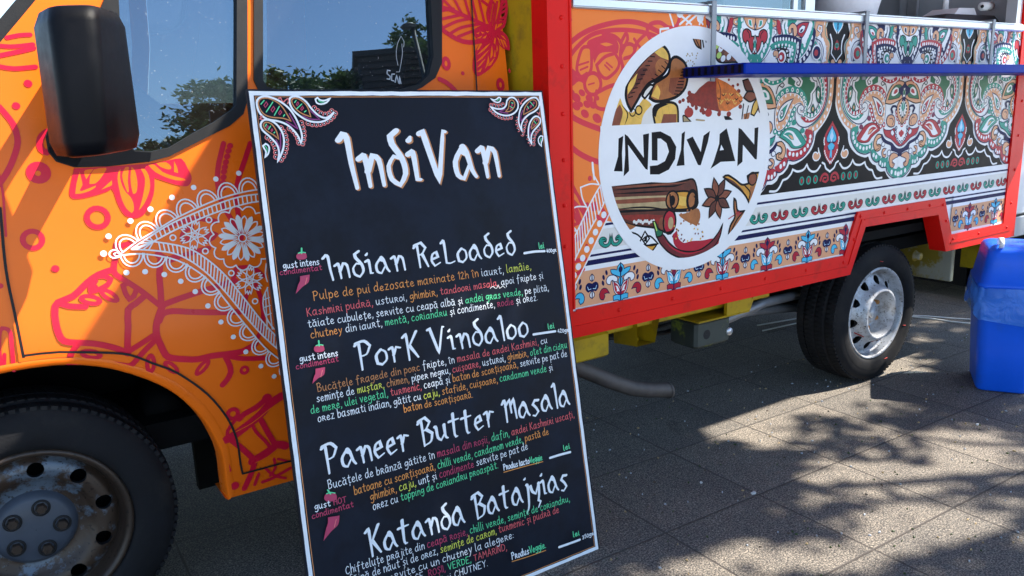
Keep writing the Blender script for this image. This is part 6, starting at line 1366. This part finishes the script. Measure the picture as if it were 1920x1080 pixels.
# ================================================================== trees, building and lamp across the street (seen in the cab windows, and as dappled shade)
def tree(base, H, R, nleaf, label, seed, lm='leaves', clumps=26, leaf=.11, squash=.75, crown=None, trunk_r=.13):
    r = random.Random(seed); T = tag(empty('street_tree', tuple(base)), label, 'tree', 'trees round the square')
    m = MB(); top = V(base)+V((r.uniform(-.2, .2), r.uniform(-.2, .2), H-R*squash))
    m.tube([V(base), V(base)+(top-V(base))*.5+V((.06, -.05, 0)), top], [trunk_r, trunk_r*.75, trunk_r*.5], 'bark', 10)
    cen = crown or (V(base)+V((0, 0, H-R*squash))); cl = []
    for i in range(clumps):
        while True:
            d = V((r.uniform(-1, 1), r.uniform(-1, 1), r.uniform(-1, 1)))
            if .12 < d.length < 1: break
        d = d*(.55+.45*d.length); p = V(cen)+V((d.x*R, d.y*R, d.z*R*squash)); cl.append((p, R*r.uniform(.16, .34)))
        mid = top+(p-top)*.5+V((r.uniform(-.15, .15), r.uniform(-.15, .15), r.uniform(0, .2)))
        m.tube([top-V((0, 0, R*.3*r.random())), mid, p], [trunk_r*.38, trunk_r*.22, trunk_r*.07], 'bark', 6)
    child(m, 'trunk', T)
    m = MB()
    for i in range(nleaf):
        p, cr = cl[i % clumps]; d = V((r.gauss(0, 1), r.gauss(0, 1), r.gauss(0, .8)))*cr*.55; q = p+d
        n_ = V((r.gauss(0, 1), r.gauss(0, 1), r.gauss(0, 1)+.6)).normalized(); a = n_.orthogonal().normalized(); b = n_.cross(a); an = r.uniform(0, 2*pi); a, b = a*cos(an)+b*sin(an), b*cos(an)-a*sin(an); s = leaf*r.uniform(.6, 1.25)
        m.add([q-a*s, q-a*s*.2+b*s*.42, q+a*s, q-a*s*.1-b*s*.42], [(0, 1, 2, 3)], lm)
    child(m, 'crown', T)
    return T
def refl(px, py, dist):
    "point met by the camera ray after mirroring in the cab glass, dist metres on"
    y = .16
    for _ in range(8): p = at(px, py, y=y); y = ycab(p.z)+.012
    d = ray(px, py).normalized(); s = (ycab(p.z+.02)-ycab(p.z-.02))/.04; n_ = V((0, -1, s)).normalized()
    return p+(d-n_*2*d.dot(n_))*dist
def rtree(px, py_top, dist, R, label, seed, n=7000, leaf=.085, lm='leaves'):
    p = refl(px, py_top, dist); tree((p.x, p.y, 0), p.z, R, n, label, seed, lm, leaf=leaf, clumps=34, squash=.9)
rtree(560, 108, 15, 1.15, 'round green tree across the square, mirrored in the rear cab window above the menu board', 21)
rtree(395, 200, 13, 1.1, 'broad dark tree across the square, mirrored low in the front cab window', 22, lm='leaves_dark'); rtree(445, 140, 13, 1.0, 'taller tree across the square, mirrored at the pillar of the front cab window', 23, lm='leaves_dark')
rtree(300, 262, 14, .9, 'low bushy tree across the square, mirrored under the wing mirror', 24, lm='leaves_dark')
rtree(800, 45, 15, 1.1, 'tree beside the dark pavilion, mirrored at the right of the rear cab window', 25)
# dark pavilion with ribbed cladding
pA, pB = refl(672, 108, 14), refl(800, 108, 14); pM = refl(756, 108, 14)
PV = tag(empty('pavilion', (pA.x, pA.y, 0)), 'dark ribbed pavilion across the square, mirrored in the rear cab window', 'building')
dx = (pB-pA); dx.z = 0; L_ = dx.length*1.5; dx.normalize(); dn = V((-dx.y, dx.x, 0)); dn = dn if dn.y < 0 else -dn
m = MB(); h = pA.z
def pbox(m, a, b, d0, d1, z0, z1, mt):
    q = [V((pA.x, pA.y, 0))+dx*s+dn*t for s, t in ((a, d0), (b, d0), (b, d1), (a, d1))]
    m.add([(p.x, p.y, z0) for p in q]+[(p.x, p.y, z1) for p in q], [(0, 1, 2, 3), (4, 5, 6, 7), (0, 1, 5, 4), (1, 2, 6, 5), (2, 3, 7, 6), (3, 0, 4, 7)], mt)
pbox(m, 0, L_, 0, 4, 0, h, 'building_dark')
for i in range(int(h/.16)): pbox(m, -.03, L_*.62, -.05, 0, .04+.16*i, .14+.16*i, 'building_cladding')
pbox(m, L_*.62, L_, -.02, 0, 0, h-.02, 'building_dark'); child(m, 'wall', PV)
m = MB(); pbox(m, -.1, L_+.1, -.15, 4.1, h, h+.12, 'building_dark'); child(m, 'roof', PV)
# street lamp
lp = refl(779, 70, 13); lt = refl(779, 48, 13); le = refl(762, 50, 13)
LP = tag(empty('street_lamp', (lp.x, lp.y, 0)), 'grey street lamp with a disc head across the square, mirrored in the rear cab window', 'street lamp')
m = MB(); m.tube([V((lp.x, lp.y, 0)), V((lp.x, lp.y, lt.z))], [.06, .04], 'lamp_grey', 12); child(m, 'post', LP)
m = MB(); m.lathe([(.001, .06), (.10, .05), (.16, .0), (.15, -.03), (.001, -.04)], ((lp.x+le.x)/2-.02, (lp.y+le.y)/2, lt.z), 'lamp_grey', 24, ax='z'); m.tube([V((lp.x, lp.y, lt.z)), V(((lp.x+le.x)/2, (lp.y+le.y)/2, lt.z+.02))], .04, 'lamp_grey'); child(m, 'lamp_head', LP)
# pale lettering and lines drawn on the rear pane
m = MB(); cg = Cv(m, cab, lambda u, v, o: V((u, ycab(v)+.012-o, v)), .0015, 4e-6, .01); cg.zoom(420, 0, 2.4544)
def pane_line(s, w_): cg.stroke(s, w_, 'container_grey')
for s in ("772,325 760,322 758,338 772,350 770,364 758,362", "792,340 780,340 778,368 790,372", "795,378 802,345 812,382", "815,384 815,350 822,384"): pane_line(s, .0032)
for s in ("808,300 800,250 806,200 822,165 836,190 834,215", "800,330 815,330 828,250 826,200"): pane_line(s, .0014)
child(m, 'pane_lettering', DOOROB)
# the trees overhead that dapple the paving: leaf clumps where the ground lies in shade, gaps where the sun comes through
LIT = ["1590,705 1640,660 1720,650 1765,690 1690,722", "1300,815 1470,757 1690,702 1700,716 1650,738 1690,764 1610,800 1560,776 1480,800 1450,838 1380,836", "1462,885 1500,868 1560,872 1585,895 1540,912 1480,908", "1590,862 1700,868 1830,880 1830,915 1770,938 1700,935 1620,905", "1460,925 1520,912 1570,935 1550,955 1480,955", "1540,950 1640,948 1730,972 1680,1008 1600,1012 1560,985", "1690,985 1790,978 1800,1030 1750,1055 1700,1030", "1230,1034 1330,1012 1430,1018 1560,1020 1680,1040 1680,1082 1080,1110", "1390,945 1440,938 1470,975 1430,985", "1845,965 1925,930 1925,1020 1850,1030", "1700,812 1800,812 1860,830 1800,848 1720,836", "1820,840 1925,830 1925,858 1850,868"]
LITP = [parse(q) for q in LIT]
def topx(p):
    q = V(p)-CAM; z = q.dot(FWD); return (960+FPX*q.dot(RIGHT)/z, 540+FPX*q.dot(DOWN)/z)
SD = V((.70, -.36, 1))
def dapple(label, seed, ok, base, trunk_top, n, leaf=.075, per=9, box=(1.0, 5.4, -1.7, .2), th=(4.6, 6.6), extra=None):
    r = random.Random(seed); T = tag(empty('street_tree', base), label, 'tree', 'trees round the square')
    m = MB(); b = V(base); top = V(trunk_top); m.tube([b, b+(top-b)*.5+V((.08, .05, 0)), top], [.17, .13, .10], 'bark', 10)
    lv = MB(); k = 0; tries = 0
    while k < n and tries < 60000:
        tries += 1
        g = V((r.uniform(box[0], box[1]), r.uniform(box[2], box[3]), 0))
        if extra and k % 3 == 0:
            p_ = r.choice(extra); g = at(p_[0]+r.uniform(-70, 70), p_[1]+r.uniform(-35, 35), z=0)
        if not ok(g): continue
        k += 1; cen = g+SD*r.uniform(*th)
        if k % 36 == 0:
            mid = top+(cen-top)*.5+V((0, 0, .25)); m.tube([top-V((0, 0, .3*r.random())), mid, cen], [.04, .02, .006], 'bark', 5)
        for _ in range(per):
            q = cen+V((r.gauss(0, .05), r.gauss(0, .05), r.gauss(0, .06)))
            n_ = V((r.gauss(0, 1), r.gauss(0, 1), r.gauss(0, 1)+.6)).normalized(); a = n_.orthogonal().normalized(); c_ = n_.cross(a); an = r.uniform(0, 6.28); a, c_ = a*cos(an)+c_*sin(an), c_*cos(an)-a*sin(an); s = leaf*r.uniform(.6, 1.25)
            lv.add([q-a*s, q-a*s*.2+c_*s*.45, q+a*s, q-a*s*.1-c_*s*.45], [(0, 1, 2, 3)], 'leaves')
    child(m, 'trunk', T); child(lv, 'crown', T)
def ok1(g):
    p = topx(g)
    return not any(inpoly(p[0]+a, p[1]+b, P) for P in LITP for a, b in ((0, 0), (26, 0), (-26, 0), (0, 12), (0, -12)))
tt = V((3.2, -.8, 0))+SD*5.2
dapple('tall leafy tree beyond the right edge, dappling the paving with shade', 31, ok1, (tt.x+.9, tt.y-.9, 0), (tt.x+.3, tt.y-.3, 5.0), 1300, extra=[(1180, 860), (1290, 900), (1200, 950), (1350, 890), (1150, 1000), (1420, 890), (1180, 800), (1300, 960)])
# shade on the truck's tail and the bin
tt = V((5.2, .2, 0))+SD*5.0
dapple('smaller leafy tree behind the blue bin, shading the tail of the truck', 32, lambda g: True, (tt.x+.6, tt.y+.6, 0), (tt.x+.2, tt.y+.2, 4.9), 420, box=(4.0, 6.6, -.35, 1.3))

tt = V((-.4, -1.3, 0))+SD*5.4  # unseen crown, added to keep sun and sky off wheel, ground and board
dapple('unseen leafy crown added above the menu board to shade wheel, ground and board', 33, lambda g: not (-1.7 < g.x < -.15+max(0, g.y-.3) and .22 < g.y < 1.2), (tt.x+1.2, tt.y-1.4, 0), (tt.x+.3, tt.y-.3, 4.6), 1700, leaf=.11, box=(-4.6, 1.3, -2.8, 1.5))
